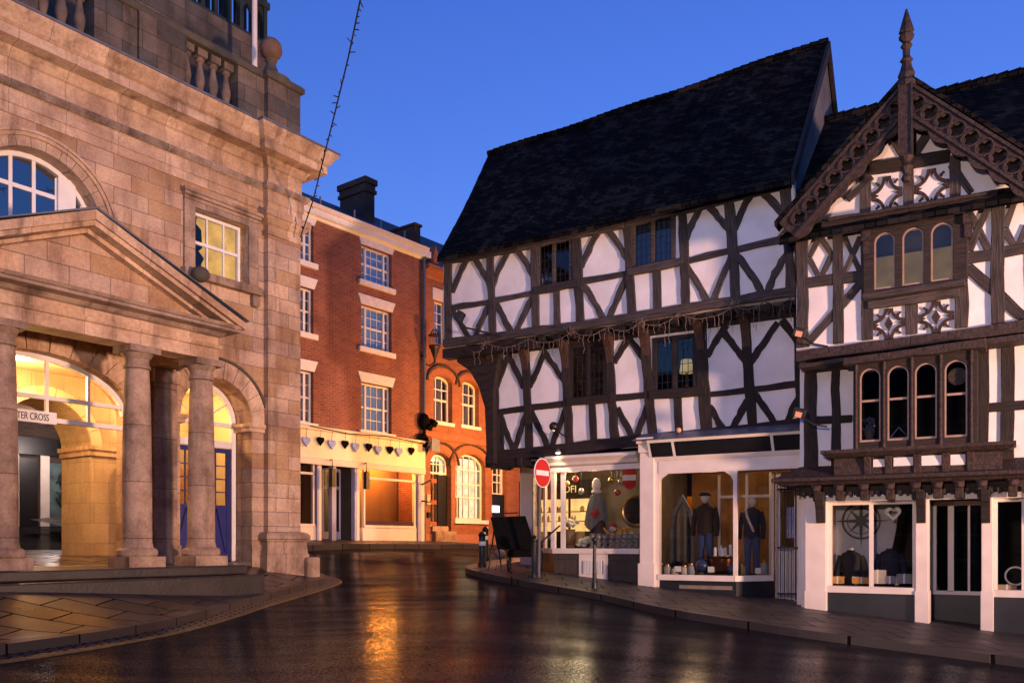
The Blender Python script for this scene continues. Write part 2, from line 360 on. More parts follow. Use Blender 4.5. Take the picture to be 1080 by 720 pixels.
# end pilaster
B.part('pilaster', MB().box(4.563, 5.417, -.15, -.002, .6, 8.57), ASHLAR)
PP = [(4.563, 0), (4.563, -.15), (5.417, -.15), (5.417, .9)]
B.part('pilaster_capital', MB().sweep([(0, 8.05), (.045, 8.06), (.045, 8.12), (.005, 8.14), (.005, 8.26), (.05, 8.29), (.12, 8.38), (.12, 8.40), (.16, 8.42), (.16, 8.56), (0, 8.565)], PP), STONE)
B.part('pilaster_base', MB().sweep([(0, .6), (.13, .6), (.13, 1.40), (.11, 1.42), (.09, 1.66), (.12, 1.68), (.15, 1.73), (.15, 1.80), (.10, 1.86), (0, 1.88)], PP), COLSTONE)
B.box('guard_stone', COLSTONE, 5.40, 5.75, -.42, .0, .55, 1.34, bevel=.05)
# wall plinth and imposts of the door arch
for nm, x0, x1 in (('pier_plinth', DK+DR, 4.56), ('pier_plinth', 2.5, DK-DR)):
    B.box(nm, COLSTONE, x0-.03, x1-.003, -.05, .58, .7, 1.6)
for x0, x1 in ((DK+DR-.05, 4.557), (2.505, DK-DR+.05)):
    B.part('impost', MB().sweep([(0, 3.93), (.03, 3.94), (.03, 4.0), (.07, 4.04), (.07, 4.10), (0, 4.105)], [(x0, .56), (x0, -.01), (x1, -.01), (x1, .56)]), STONE)
def voussoirs(cx, zs, r0x, r0z, t, n, y0, y1, gap=.35, a0=0, a1=180):
    b = MB()
    for i in range(n):
        s = a0+(a1-a0)*i/n+gap; e = a0+(a1-a0)*(i+1)/n-gap
        b.prism(arc(cx, zs, r0x+t, r0z+t, s, e, 3)+arc(cx, zs, r0x, r0z, e, s, 3), y0, y1)
    return b
B.part('arch', voussoirs(DK, DS, DR, DR, .35, 11, -.025, .0), STONE)
B.part('arch', voussoirs(0, 3.95, 1.7, .88, .36, 15, -.025, 0), STONE)
ring = lambda cx, zs, r, t, y0, y1, a0=0, a1=180: MB().prism(arc(cx, zs, r+t, r+t, a0, a1, 28)+arc(cx, zs, r, r, a1, a0, 28), y0, y1)
B.part('arch_hood', ring(DK, DS, DR+.352, .05, -.06, 0), DARKPLAIN)
lu = voussoirs(0, 7.06, 1.08, 1.08, .16, 15, -.05, .1, .2); ar = ring(0, 7.06, 1.24, .06, -.085, 0); lu.add(ar.v, ar.f); ar = ring(0, 7.06, 1.30, .045, -.12, 0); lu.add(ar.v, ar.f)
B.part('lunette_surround', lu, STONE)
# lunette (tripartite) window
lw = ring(0, 7.06, 1.0, .10, .25, .4)
for x0, x1 in ((.45, .75), (-.97, -.67)): lw.box(x0, x1, .22, .4, 6.5, 7.06+math.sqrt(1.05**2-.6**2))
W = B.part('window', lw, WHITE)
gb = MB()
for x in (-.30, .07): gb.box(x-.03, x+.03, .27, .33, 6.5, 8.08)
for z in (7.56, 6.85): gb.box(-.67, .45, .274, .326, z-.035, z+.035)
for x in (-.67, .42): gb.box(x, x+.03, .272, .328, 6.5, 7.9)
gb.box(.75, 1.0, .275, .325, 7.2, 7.25); gb.box(.86, .9, .276, .324, 6.9, 7.7)
B.part('glazing_bars', gb, WHITE, W); B.part('pane', MB().prism(archpoly(0, 1.03, 6.5, 7.06), .30, .306), glass('sky_glass', (.3, .4, .6), .35), W)
# sash window with blinds
for sx in (1, -1):
    X0, X1 = (2.915, 4.16) if sx > 0 else (-4.16, -2.915)
    w = sash(B, X0+.02, X1-.08, 6.92, 8.10, .13, 3, 1, fw=.06, bar=.035, rail=7.52)
    bl = [(X0, 6.92), (X1, 6.92), (X1, 8.1), (X0+.27, 8.1), (X0+.24, 7.95), (X0+.36, 7.85), (X0+.38, 7.5), (X0+.30, 7.42), (X0+.42, 7.3), (X0+.36, 7.18), (X0+.33, 6.98), (X0, 6.94)]
    B.part('blind_or_reflection', MB().prism(bl, .27, .28), BLIND, w)
    s = MB(); s.box(X0-.23, X0-.002, -.06, .0, 6.9, 8.12); s.box(X1+.002, X1+.23, -.06, 0, 6.9, 8.12); s.box(X0-.23, X1+.23, -.06, 0, 8.122, 8.30)
    s.box(X0-.26, X1+.26, -.12, 0, 8.302, 8.36); s.box(X0-.29, X1+.29, -.16, 0, 8.362, 8.42)
    B.part('window_surround', s, COLSTONE)
    B.box('window_sill', COLSTONE, X0-.28, X1+.28, -.16, .1, 6.74, 6.898, bevel=.02)
    for x in (X0-.22, X1+.06): B.box('sill_bracket', COLSTONE, x, x+.16, -.12, 0, 6.5, 6.738, bevel=.03)
# parapet
def solid(x0, x1, y0, nm='parapet_block', z1=11.32):
    B.box(nm, DARKSTONE, x0, x1, y0, y0+.42, 10.09, z1)
BY = -.02
spans = [(-5.3, -4.55, -.14), (4.57, 5.42, -.14), (3.92, 4.565, BY), (1.75, 2.72, BY-.06), (.95, 1.748, BY), (-.6, .0, BY), (-2.7, -1.7, BY-.06), (-4.54, -3.9, BY)]
for x0, x1, y in spans: solid(x0, x1, y)
for x0, x1 in ((2.72, 3.92), (0, .95), (-1.7, -.6), (-3.9, -2.7)):
    B.box('parapet_base', DARKSTONE, x0, x1, BY+.01, BY+.40, 10.09, 10.42)
    n = 4 if x1-x0 > 1.1 else 3
    for i in range(n):
        x = x0+(i+.5)*(x1-x0)/n
        pr = [(.10, 10.42), (.10, 10.50), (.06, 10.52), (.075, 10.6), (.10, 10.72), (.095, 10.80), (.055, 11.0), (.05, 11.08), (.085, 11.10), (.085, 11.14), (.06, 11.15), (.06, 11.18)]
        bm_ = MB().lathe(pr, x, BY+.2, 14); bm_.box(x-.11, x+.11, BY+.09, BY+.31, 11.18, 11.318); bm_.box(x-.115, x+.115, BY+.085, BY+.315, 10.421, 10.50)
        B.part('baluster', bm_, BALSTONE, smooth=True)
B.part('coping', MB().sweep([(-.40, 11.322), (.05, 11.322), (.07, 11.34), (.07, 11.44), (.03, 11.48), (-.40, 11.49)], [(-5.4, 0), (4.563, 0), (4.563, -.14), (5.42, -.14), (5.42, 3)]), DARKPLAIN)
fin = MB().lathe([(.42, 11.48), (.42, 11.54), (.30, 11.60), (.17, 11.70), (.11, 11.85), (.10, 11.92), (.13, 11.95), (.13, 11.98), (.07, 12.0)], 4.95, .25, 20)
B.part('finial_pedestal', fin, DARKPLAIN, smooth=True)
B.part('ball_finial', MB().ball((4.95, .25, 12.21), .24, 20), pm('iron_stained_stone', (.17, .09, .06), (.10, .06, .045), .8, 6, .3), smooth=True)
# cupola behind the parapet: a dark green timber stage with pierced arches
CG = pm('dark_green_cupola_paint', (.022, .032, .026), (.014, .02, .017), .6, 5, .15)
CX1 = B.X(282, -2.3); CZ = B.P(266, 42, -2.3)[1]; cu = MB(); cu.box(1.1, CX1+.05, 2.2, 5.6, 10.1, CZ); B.part('cupola_base', cu, DARKSTONE)
cm = MB(); C0 = 1.2; nb = 15; st_ = (CX1-C0-.1)/nb
for i in range(nb+1):
    x = C0+i*st_; cm.box(x, x+.1, 2.3, 2.42, CZ, CZ+2.6)
    if i < nb:
        a = x+.1; b_ = x+st_; m_ = (a+b_)/2
        cm.box(a, b_, 2.34, 2.40, CZ, CZ+.16); cm.prism([(a, CZ+.95), (a, CZ+.62), (a+.04, CZ+.72), (m_, CZ+.82), (b_-.04, CZ+.72), (b_, CZ+.62), (b_, CZ+.95)], 2.33, 2.41)
for i in range(10):
    y = 2.5+i*.3; cm.box(CX1-.1, CX1, y, y+.1, CZ, CZ+2.6)
cm.box(C0-.1, CX1+.06, 2.27, 2.45, CZ+.95, CZ+1.1); cm.box(C0-.1, CX1+.06, 2.25, 2.47, CZ-.002, CZ+.10); cm.box(C0-.1, CX1+.1, 2.2, 5.6, CZ+2.6, CZ+2.85)
B.part('cupola_stage', cm, CG)
B.part('cupola_core', MB().box(C0+.4, CX1-1.5, 3.1, 5.5, CZ, CZ+2.59), CG)
FX, FZ = B.P(268.5, 55, -1.2)
B.part('flagpole', MB().lathe([(.06, FZ-.6), (.055, FZ+5)], FX, 1.2, 10), PINKPAINT, smooth=True)
# portico
FLR = 1.25
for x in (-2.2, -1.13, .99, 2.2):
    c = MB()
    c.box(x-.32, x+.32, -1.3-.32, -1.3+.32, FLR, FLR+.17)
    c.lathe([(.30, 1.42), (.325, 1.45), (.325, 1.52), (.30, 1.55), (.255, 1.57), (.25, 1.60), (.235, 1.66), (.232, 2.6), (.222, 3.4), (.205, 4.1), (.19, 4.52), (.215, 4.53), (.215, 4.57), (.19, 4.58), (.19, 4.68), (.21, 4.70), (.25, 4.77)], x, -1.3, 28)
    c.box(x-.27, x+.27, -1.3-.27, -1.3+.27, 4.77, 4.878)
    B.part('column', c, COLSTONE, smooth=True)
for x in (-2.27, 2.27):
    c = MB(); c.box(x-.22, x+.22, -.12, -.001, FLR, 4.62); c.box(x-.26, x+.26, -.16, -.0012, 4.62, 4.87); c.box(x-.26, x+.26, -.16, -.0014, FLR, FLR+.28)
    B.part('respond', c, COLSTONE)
eb = MB(); eb.box(-2.40, 2.40, -1.52, -1.06, 4.88, 5.44); eb.box(-2.40, -1.96, -1.058, -.002, 4.882, 5.44); eb.box(1.96, 2.40, -1.058, -.002, 4.882, 5.44); eb.box(-1.95, 1.95, -1.05, -.002, 5.14, 5.43)
B.part('entablature', eb, STONE)
PPT = [(-2.40, 0), (-2.40, -1.52), (2.40, -1.52), (2.40, 0)]
B.part('entablature_moulding', MB().sweep([(0, 5.08), (.035, 5.09), (.05, 5.13), (.05, 5.15), (0, 5.16)], PPT), STONE)
B.part('portico_cornice', MB().sweep([(0, 5.29), (.05, 5.31), (.10, 5.37), (.27, 5.39), (.27, 5.44), (.32, 5.50), (0, 5.51)], PPT), COLSTONE)
B.part('tympanum', MB().prism([(-2.55, 5.505), (2.55, 5.505), (0, 6.62)], -1.45, -.003), ASHLAR)
rk = MB(); L0, L1 = (2.76, 5.50), (0, 6.70)
def rake(x0, z0, z1, t, ya, yb):
    m = MB()
    for s in (1, -1):
        p = [(s*x0, z0), (0, z1), (0, z1-t), (s*(x0-t*.2), z0-t+.04)]
        m.prism(p, ya, yb)
    return m
for args in ((2.75, 5.56, 6.74, .15, -1.86, -.004), (2.60, 5.48, 6.60, .09, -1.81, -.005), (2.50, 5.42, 6.52, .08, -1.60, -.006)):
    q = rake(*args); rk.add(q.v, q.f)
B.part('raking_cornice', rk, STONE)
B.part('pediment_flashing', rake(2.79, 5.60, 6.78, .035, -1.90, -.001), LEAD)
B.part('sill_knob', MB().ball((2.86, -.30, 6.76), .175, 16, .85), DARKPLAIN, smooth=True)
st = [(-2.70, 2.72, -1.92, 1.09, FLR), (-2.9, 2.86, -2.22, .45, 1.085)]
for x0, x1, y, z0, z1 in st: B.box('step', STEPSTONE, x0, x1, y, -.003, z0, z1-.0, bevel=.025)
# glazed fanlight screen in the great arch
gs = MB(); gs.prism(arc(0, 3.95, 1.7, .88, 0, 180, 28)+arc(0, 3.95, 1.62, .80, 180, 0, 28), .25, .35)
GW = B.part('fanlight_screen', gs, WHITE)
gb = MB()
for x in (-1.15, -.43, .29, 1.01): gb.box(x-.025, x+.025, .27, .33, 3.74, 3.95+.86*math.sqrt(1-(x/1.7)**2))
gb.box(-1.62, 1.62, .26, .34, 4.08, 4.15); gb.box(-1.68, 1.68, .255, .345, 3.70, 3.78)
B.part('glazing_bars', gb, WHITE, GW)
sg = B.box('street_sign', SIGNWHITE, -.82, .40, .17, .20, 3.66, 3.86)
tag(sg, 'white street sign with black capitals under the great arch')
lettering('BUTTER CROSS', .165, BLACK, sg, (-.085, .165, 3.752-.8), .62)
# inner hall
rm = MB(); rm.box(-4.9, 5.15, .62, 5.6, 5.0, 5.1); rm.box(-4.95, -4.85, .62, 4.8, .6, 5.0); rm.box(5.05, 5.15, .62, 4.8, .6, 5.0)
B.part('hall_ceiling', rm, INNER)
bw = MB().prism([(-4.8, 1.1), (5.0, 1.1), (5.0, 5.0), (-4.8, 5.0)], 2.6, 3.8, [archpoly(1.38, .9, 1.15, 3.6)])
B.part('hall_rear_wall', bw, courses('lamp_lit_ashlar', (.52, .39, .24), (.42, .31, .19), (.3, .22, .14), .62, .42, .006, stain=.4))
B.part('hall_impost', MB().sweep([(0, 3.42), (.05, 3.44), (.05, 3.52), (.09, 3.56), (.09, 3.64), (0, 3.65)], [(2.28, 3.8), (2.28, 2.6), (3.3, 2.6)]), STONE)
B.part('hall_arch', voussoirs(1.38, 3.6, .9, .9, .22, 9, 2.56, 2.6), INNER)
fl = MB(); fl.add([(-4.9, -.002, FLR), (5.1, -.002, FLR), (5.1, 13, 1.62), (-4.9, 13, 1.62), (-4.9, -.002, .6), (5.1, -.002, .6), (5.1, 13, .6), (-4.9, 13, .6)], [(0, 1, 2, 3), (0, 4, 5, 1), (1, 5, 6, 2), (2, 6, 7, 3), (3, 7, 4, 0)])
B.part('hall_floor', fl, courses('stone_flags', (.36, .28, .2), (.28, .22, .16), (.12, .1, .08), .9, .6, .008, .55, .4, 'xy'))
hc = MB(); hc.box(2.9, 3.05, 2.35, 2.59, 1.2, 3.4); hc.box(3.5, 3.62, 2.3, 2.59, 1.2, 3.1)
B.part('hall_cupboard', hc, DARKOAK)
# blue glazed door with fanlight
dw = MB(); dw.prism(archpoly(DK, .80, 1.2, DS)[:2]+arc(DK, DS, .80, .80, 0, 180, 20), .5, .60, [archpoly(DK, .70, 1.2, DS)])
DF = B.part('door_frame', dw, WHITE)
fb = MB(); fb.box(DK-.7, DK+.7, .51, .59, 3.60, 3.74); fb.box(DK-.7, DK+.7, .515, .585, DS-.06, DS+.02)
for a in (35, 70, 110, 145): fb.tube([(DK, .55, DS), (DK+.72*math.cos(math.radians(a)), .55, DS+.72*math.sin(math.radians(a)))], .018, 4)
fb.box(DK-.02, DK+.02, .53, .57, 3.74, DS)
B.part('fanlight', fb, WHITE, DF)
for s in (-1, 1):
    a, b_ = (DK-.69, DK-.005) if s < 0 else (DK+.005, DK+.69)
    d = MB(); d.box(a, b_, .535, .59, 1.26, 1.40); d.box(a, b_, .535, .59, 3.50, 3.59); d.box(a, a+.09, .535, .59, 1.40, 3.50); d.box(b_-.09, b_, .535, .59, 1.40, 3.50); d.box(a+.09, b_-.09, .545, .58, 1.40, 2.42)
    d.tube([(a+.12, .54, 1.45), ((a+b_)/2, .53, 2.35), (b_-.12, .54, 1.45)], .02, 4)
    D = B.part('door', d, BLUE)
    q = MB()
    for i in range(1, 4): z = 2.42+i*.27; q.box(a+.09, b_-.09, .552, .574, z-.012, z+.012)
    q.box((a+b_)/2-.012, (a+b_)/2+.012, .55, .576, 2.42, 3.50); B.part('glazing_bars', q, BLUE, D)
    B.part('pane', MB().box(a+.08, b_-.08, .56, .565, 2.42, 3.51), GLASS, D)
B.box('notice_board', pm('lamplit_panel', (.5, .24, .06), (.4, .2, .05)), 3.0, 4.6, 2.5, 2.58, 1.5, 3.3)

# shop across the lane, seen through the hall
SXo = B.X(41, -11.2)-3.9; S = Frame('lane_shop', *B.W(SXo, 11.2)[:2], .585, .811, 1.5, 'dark shop front with white pilasters, seen through the hall arch')
S.box('wall', DKBRICK, 0, 7, 0, 4, 1.0, 7.5)
for x in (1.9, 3.05, 3.9, 5.2): S.box('pilaster', PINKPAINT, x, x+.26, -.1, -.001, 1.5, 4.2)
S.box('fascia', BLACK, 1.5, 6., -.14, -.002, 4.2, 4.7)
S.box('door', BLACK, 3.36, 3.86, -.03, -.0015, 1.5, 4.1)
sw = S.box('window', GLASS, 4.18, 5.2, -.05, -.045, 2.0, 4.0)
S.box('stall_riser', PINKPAINT, 4.18, 5.2, -.07, -.002, 1.5, 2.0)
S.box('display_back', pm('cool_lit_display', (.3, .42, .44), (.08, .12, .14), .7, 2.), 4.18, 5.2, -.025, -.003, 2.0, 4.0)
S.box('lit_tube', emit('cool_tube', (.75, .95, 1.), 3.), 5.08, 5.16, -.042, -.03, 2.1, 3.9)
def wreath(z):
    o = Vector(S.W(4.62, -.12, z)); w = empty('wreath', o, S.rz, None, 'wreath')
    m = MB()
    for i in range(60):
        a = RND.uniform(0, 2*PI); r = .2+RND.uniform(-.05, .05); p = Vector((r*math.cos(a), RND.uniform(-.04, .04), r*math.sin(a))); q = p+Vector((RND.uniform(-.08, .08), RND.uniform(-.05, .05), RND.uniform(-.08, .08)))
        m.tube([p, q], .012, 4)
    mesh('foliage', m, pm('wreath_green', (.03, .05, .035), (.02, .02, .025)), w); mesh('ring', MB().lathe([(.2, -.01), (.22, 0), (.2, .01)], 0, 0, 16), DARKOAK, w, rot=(PI/2, 0, 0)); return w
tag(wreath(3.55), 'larger dark wreath hanging high in the lane shop window')
tag(wreath(2.95), 'lower dark wreath in the lane shop window')
rs = S.box('hanging_sign', RED, 4.3, 4.75, -.6, -.57, 4.3, 4.75); S.box('sign_band', SIGNWHITE, 4.3, 4.75, -.605, -.60, 4.38, 4.42, parent=rs)
# ================================================================== tall red brick house with a shop
K = Frame('red_brick_house', -4.8, 27.0, .612, .79, 1.55, 'three storey red brick house with white lintels, slate roof and heart decked shop')
KX = lambda u: K.X(u); kz = lambda u, v: K.P(u, v)[1]
XL, XR = KX(318)-3.2, KX(445.3)
cz = kz(397, 256)        # underside of the cornice
wins = []
def kr(u0, vt, u1, vb): return K.R(u0, vt, u1, vb)
BR = [kr(381, 263, 413, 300), kr(381, 325, 413, 369), kr(381, 405.5, 413, 456)]
aw = BR[0][1]-BR[0][0]; ax1 = KX(330.5)
AR = []
for x0, x1, z0, z1 in BR: AR.append((ax1-aw, ax1, z0, z1))
hl = [rect(*r) for r in BR+AR]
K.part('wall', MB().prism([(XL, 4.2), (XR, 4.2), (XR, cz+.1), (XL, cz+.1)], 0, .3, hl), REDBRICK)
sd = MB(); sd.box(XL, XL+.2, .3, 7, 1, cz); sd.box(XR-.2, XR, .3, 7, 1, cz); sd.box(XL+.2, XR-.2, 6.8, 7, 1, cz); K.part('side_wall', sd, REDBRICK)
pane_k = glass('blue_reflecting_glass', (.75, .85, 1.), .25)
for i, (x0, x1, z0, z1) in enumerate(BR+AR):
    w = x1-x0
    sash(K, x0+.01, x1-.01, z0+.01, z1-.01, .12, [x0+w*.2, x0+w*.4, x0+w*.6, x0+w*.8], 4, pane=pane_k, back=CURTAIN, rail=(z0+z1)/2, fw=.06, bar=.022)
    b = MB()
    for xx in (x0+w*.2, x0+w*.8): b.box(xx-.035, xx+.035, .10, .16, z0+.06, z1-.06)
    K.part('mullion', b, WHITE)
    K.part('lintel', MB().prism([(x0-.02, z1+.005), (x1+.02, z1+.005), (x1+.15, z1+.32), (x0-.15, z1+.32)], -.03, .0), STUCCO)
    K.box('window_sill', STUCCO, x0-.12, x1+.12, -.09, .1, z0-.16, z0-.001)
K.part('cornice', MB().sweep([(0, cz-.01), (.05, cz), (.08, cz+.05), (.20, cz+.08), (.20, cz+.29), (0, cz+.30)], [(XL, 0), (XR+.04, 0), (XR+.04, 1)]), WHITE)
K.part('gutter', MB().sweep([(.205, cz+.24), (.28, cz+.25), (.31, cz+.36), (.28, cz+.36), (.24, cz+.30)], [(XL, 0), (XR+.06, 0)]), PINKPAINT)
for u in (336, 372, 400, 425): x = KX(u); K.box('snow_guard', GALV, x-.02, x+.02, -.1, -.06, cz+.32, cz+.72)
rf = MB(); zr = cz+2.3
rf.add([(XL, -.2, cz+.31), (XR+.1, -.2, cz+.31), (XR+.1, 3.2, zr), (XL, 3.2, zr), (XL, 6.9, cz+.3), (XR+.1, 6.9, cz+.3)], [(0, 1, 2, 3), (3, 2, 5, 4), (0, 3, 4), (1, 5, 2), (0, 4, 5, 1)])
K.part('roof', rf, SLATE)
# chimney: front at depth 2.2
cx0, cx1 = K.X(385.5, -2.2), K.X(395, -2.2); ct = K.P(385, 186, -2.2)[1]; cd = next(y for y in [2.3+.05*i for i in range(200)] if (lambda w: CX+F*w[0]/w[1] < 359)(K.W(cx0, y)))
ch = MB(); ch.box(cx0, cx1, 2.2, cd, cz+.4, ct-.5); ch.box(cx0-.06, cx1+.06, 2.14, cd+.06, ct-.5, ct-.38); ch.box(cx0-.02, cx1+.02, 2.18, cd+.02, ct-.38, ct-.2); ch.box(cx0-.08, cx1+.08, 2.12, cd+.08, ct-.2, ct)
K.part('chimney', ch, DKBRICK)
pw = MB().box(XR-.05, XR+.22, .3, 3.4, cz+.2, cz+1.25); pw.box(XR-.1, XR+.27, .25, 3.45, cz+1.25, cz+1.33); K.part('party_parapet', pw, DKBRICK)
K.part('downpipe', MB().lathe([(.06, 1.6), (.06, cz+.1)], XR-.02, -.12, 10), LEAD, smooth=True)
for z in (3.5, 6., 8.): K.box('pipe_bracket', IRON, XR-.11, XR+.07, -.13, -.0, z, z+.06)
# shop front
zb = 1.5; f0 = kz(380, 488); f1 = kz(380, 461.5); fx1 = KX(443.5); fx0 = XL
wp = MB(); K.part('fascia', MB().box(fx0, fx1, -.22, -.001, f0, f1), CREAM)
K.part('fascia_cornice', MB().sweep([(.22, f1), (.30, f1+.03), (.34, f1+.12), (0, f1+.2)], [(fx0, 0), (fx1, 0), (fx1, .1)]), CREAM)
K.part('awning_box', MB().sweep([(.18, f0-.20), (.28, f0-.20), (.30, f0-.02), (.22, f0)], [(fx0, 0), (fx1-.05, 0)]), PINKPAINT)
x = lambda u: KX(u)
sz = kz(410, 554); hz = kz(410, 507); sw_b = kz(410, 552)
SH = [(x(381.5), x(436)), (fx0+.2, x(329.5))]
for a, b in SH:
    fm = MB(); fm.box(a, a+.06, -.10, 0, sz, f0-.2); fm.box(b-.06, b, -.10, 0, sz, f0-.2); fm.box(a, b, -.1, 0, hz, hz+.07); fm.box(a, b, -.13, 0, sz-.08, sz)
    w = K.part('shop_window', fm, PINKPAINT); K.part('pane', MB().box(a+.05, b-.05, -.05, -.045, sz, f0-.2), SHOPGLASS, w)
    K.box('stall_riser', PINKPAINT, a-.05, b+.05, -.1, .1, zb, sz-.08)
K.box('sill_strip', pm('plum_strip', (.09, .03, .08)), SH[0][0]+.06, SH[0][1]-.06, -.043, .05, sz, sz+.14)
for u0, u1, m in ((437.5, 441, LILAC), (441, 444, PINKPAINT), (331, 333, LILAC), (333, 335.5, PINKPAINT), (370.5, 373, LILAC), (373, 375.5, PINKPAINT), (346.5, 351, LILAC)):
    K.box('pilaster', m, x(u0), x(u1), -.16, .0, zb, f0-.2)
dr = MB(); dr.box(x(351), x(370.5), .5, .56, zb, f0-.2)
D = K.part('door', dr, LILAC); K.box('door_pane', BLACK, x(353.5), x(368.5), .485, .498, zb+.5, f0-.85, parent=D); K.box('transom_pane', BLACK, x(353.5), x(368.5), .485, .498, f0-.75, f0-.3, parent=D)
K.box('lobby_step', COLSTONE, x(335), x(370), -.15, .5, zb, zb+.17)
lb = MB(); lb.box(fx0, x(335), .9, .95, zb, f0); lb.box(x(376), XR-.3, .9, .95, zb, f0); lb.box(x(376), x(378), .05, .9, zb, f0); lb.box(x(333), x(335), .05, .9, zb, f0); lb.box(fx0, XR-.3, .0, .95, f0+.3, f0+.35); lb.box(x(336), x(351), .6, .62, zb, f0-.2)
K.part('shop_room', lb, pm('brown_paper_screen', (.17, .09, .038), (.09, .045, .02), .8, 1.4, .2, (1, 1, .4)))
K.box('lobby_wall', DARKROOM, x(370.6), x(376), .05, .55, zb, f0-.2)
for u in (341, 377):          # iron bracket lamps beside the door
    b = MB(); xx = x(u); b.tube([(xx, -.16, f0-.1), (xx, -.4, f0-.02), (xx, -.42, f0-.3)], .02); b.box(xx-.07, xx+.07, -.49, -.35, f0-.85, f0-.3)
    K.part('door_lamp', b, IRON)
b = MB(); b.tube([(x(441.5), -.16, f0-.55), (x(443), -.5, f0-.4), (x(443.5), -.55, f0-.7), (x(443), -.5, f0-1.15), (x(441.5), -.16, f0-1.1)], .03); K.part('hanging_bracket', b, IRON)
b = MB(); b.tube([(x(319), -.36, f1+.1), (x(360), -.37, f1+.02), (x(400), -.37, f1+.1), (x(441), -.36, f1+.02)], .014, 4); K.part('cable', b, IRON)
# hearts hung on the fascia
hp = [(323, 465), (338, 464.5), (350, 468), (364, 468), (375, 471), (389, 471), (399, 474), (411.5, 474), (421, 476), (434, 475)]
words = ['first heart from the stone hall, blue', 'black heart beside the first blue heart', 'second blue heart, above the shop entrance', 'black heart above the shop entrance', 'blue heart over the door pilaster', 'black heart over the left of the big window', 'blue heart over the middle of the big window', 'black heart over the middle of the big window', 'last blue heart, near the drainpipe', 'last black heart, next to the drainpipe']
HB = pm('pale_blue_felt', (.30, .40, .72), (.26, .34, .62), .8, 9, .2)
for i, ((u, v), wd) in enumerate(zip(hp, words)):
    X, z = K.P(u, v, .27); r = .15 if i % 2 == 0 else .135
    pts = [(.95*r*(16*math.sin(t)**3)/16, r*(13*math.cos(t)-5*math.cos(2*t)-2*math.cos(3*t)-math.cos(4*t))/15) for t in [2*PI*k/26 for k in range(26)]][::-1]
    e = empty('heart_decoration', K.W(X, -.27, z), K.rz, wd+', on the cream fascia', 'heart', 'hearts hung along the shop fascia')
    mesh('heart', MB().prism(pts, -.03, .03), HB if i % 2 == 0 else MATTE, e, bevel=.02)
    mesh('hanger', MB().tube([(0, 0, r*.5), (0, -.03, f1+.04-z)], .008, 4), IRON, e)

# ================================================================== orange brick bank next door
O = Frame('orange_brick_bank', *K.W(XR+.02, 0)[:2], .612, .79, 1.6, 'orange brick bank with arched windows and a brightly lit ground floor')
ox = lambda u: O.X(u); oz = lambda u, v: O.P(u, v)[1]
X1 = ox(566); tz = oz(448, 284)
def ar(u0, vs, u1, vb, vtop):
    a, b, z0, zs = O.R(u0, vs, u1, vb); zt = oz((u0+u1)/2, vtop); return (a, b, z0, zs, zt)
def apoly(a, b, z0, zs, zt, n=14): return [(a, z0), (b, z0)]+arc((a+b)/2, zs, (b-a)/2, zt-zs, 0, 180, n)
A1 = ar(457.5, 404, 477, 445, 396.5); A2 = ar(487, 409, 505, 449, 402.5)
BW = ar(480.5, 493, 512, 548, 479); DW = ar(454, 489, 476, 566, 477.5); NW = ar(519, 493, 534, 545, 485)
TW = O.R(458, 318, 470, 363)
hl = [apoly(*A1), apoly(*A2), apoly(*BW), apoly(*DW), apoly(*NW), rect(*TW)]
O.part('wall', MB().prism([(0, 1.2), (X1, 1.2), (X1, tz), (0, tz)], 0, .4, hl), ORBRICK)
sd = MB(); sd.box(0, .2, .4, 7, 1.2, tz); sd.box(X1-.2, X1, .4, 7, 1.2, tz); sd.box(.2, X1-.2, 6.8, 7, 1.2, tz); sd.box(.2, X1-.2, .4, 6.8, oz(470, 470), oz(470, 470)+.15); O.part('side_wall', sd, ORBRICK)
def hood(A, t, mat, y=-.07, ex=.18):
    a, b, z0, zs, zt = A; c = (a+b)/2; rx = (b-a)/2; rz = zt-zs
    return O.part('window_hood', MB().prism(arc(c, zs, rx+ex+t, rz+ex+t, 0, 180, 16)+arc(c, zs, rx+ex, rz+ex, 180, 0, 16), y, 0), mat)
for A in (A1, A2, BW, DW, NW):
    hood(A, .07, DKBRICK, -.07, .32); hood(A, .22, ORPLAIN, -.02, .06)
def archsash(A, cols, rows, name='window', back=None, pane=GLASS):
    a, b, z0, zs, zt = A; c = (a+b)/2; rx = (b-a)/2; rz = zt-zs; y = .2; f = .07
    w = O.part(name, MB().prism(apoly(a, b, z0, zs, zt), y, y+.09, [[(a+f, z0+f), (b-f, z0+f)]+arc(c, zs, rx-f, rz-f, 0, 180, 14)]), WHITE)
    q = MB()
    for i in range(1, cols):
        xx = a+(b-a)*i/cols; q.box(xx-.02, xx+.02, y+.02, y+.06, z0+f, zs+(rz-f)*math.sqrt(max(0, 1-((xx-c)/rx)**2)))
    for z in rows: q.box(a+f, b-f, y+.024, y+.056, z-.022, z+.022)
    if q.v: O.part('glazing_bars', q, WHITE, w)
    O.part('pane', MB().prism(apoly(a, b, z0, zs, zt), y+.036, y+.042), pane, w)
    if back: O.part('curtain', MB().prism(apoly(a-.1, b+.1, z0, zs, zt+.1), y+.25, y+.27), back, w)
    return w
for A in (A1, A2):
    h = A[4]-A[2]; archsash(A, 3, [A[2]+h*.48, A[2]+h*.72, A[2]+h*.5], back=pm('brown_curtain', (.24, .17, .12), (.12, .08, .06), .8, 5, .2, (5, 5, .3)))
    O.box('window_sill', STUCCO, A[0]-.08, A[1]+.08, -.06, .2, A[2]-.12, A[2])
sash(O, *TW, .15, 2, 4, pane=pane_k, back=CURTAIN, fw=.05, bar=.02); O.box('lintel', PINKPAINT, TW[0]-.1, TW[1]+.1, -.03, .0, TW[3]+.005, TW[3]+.42)
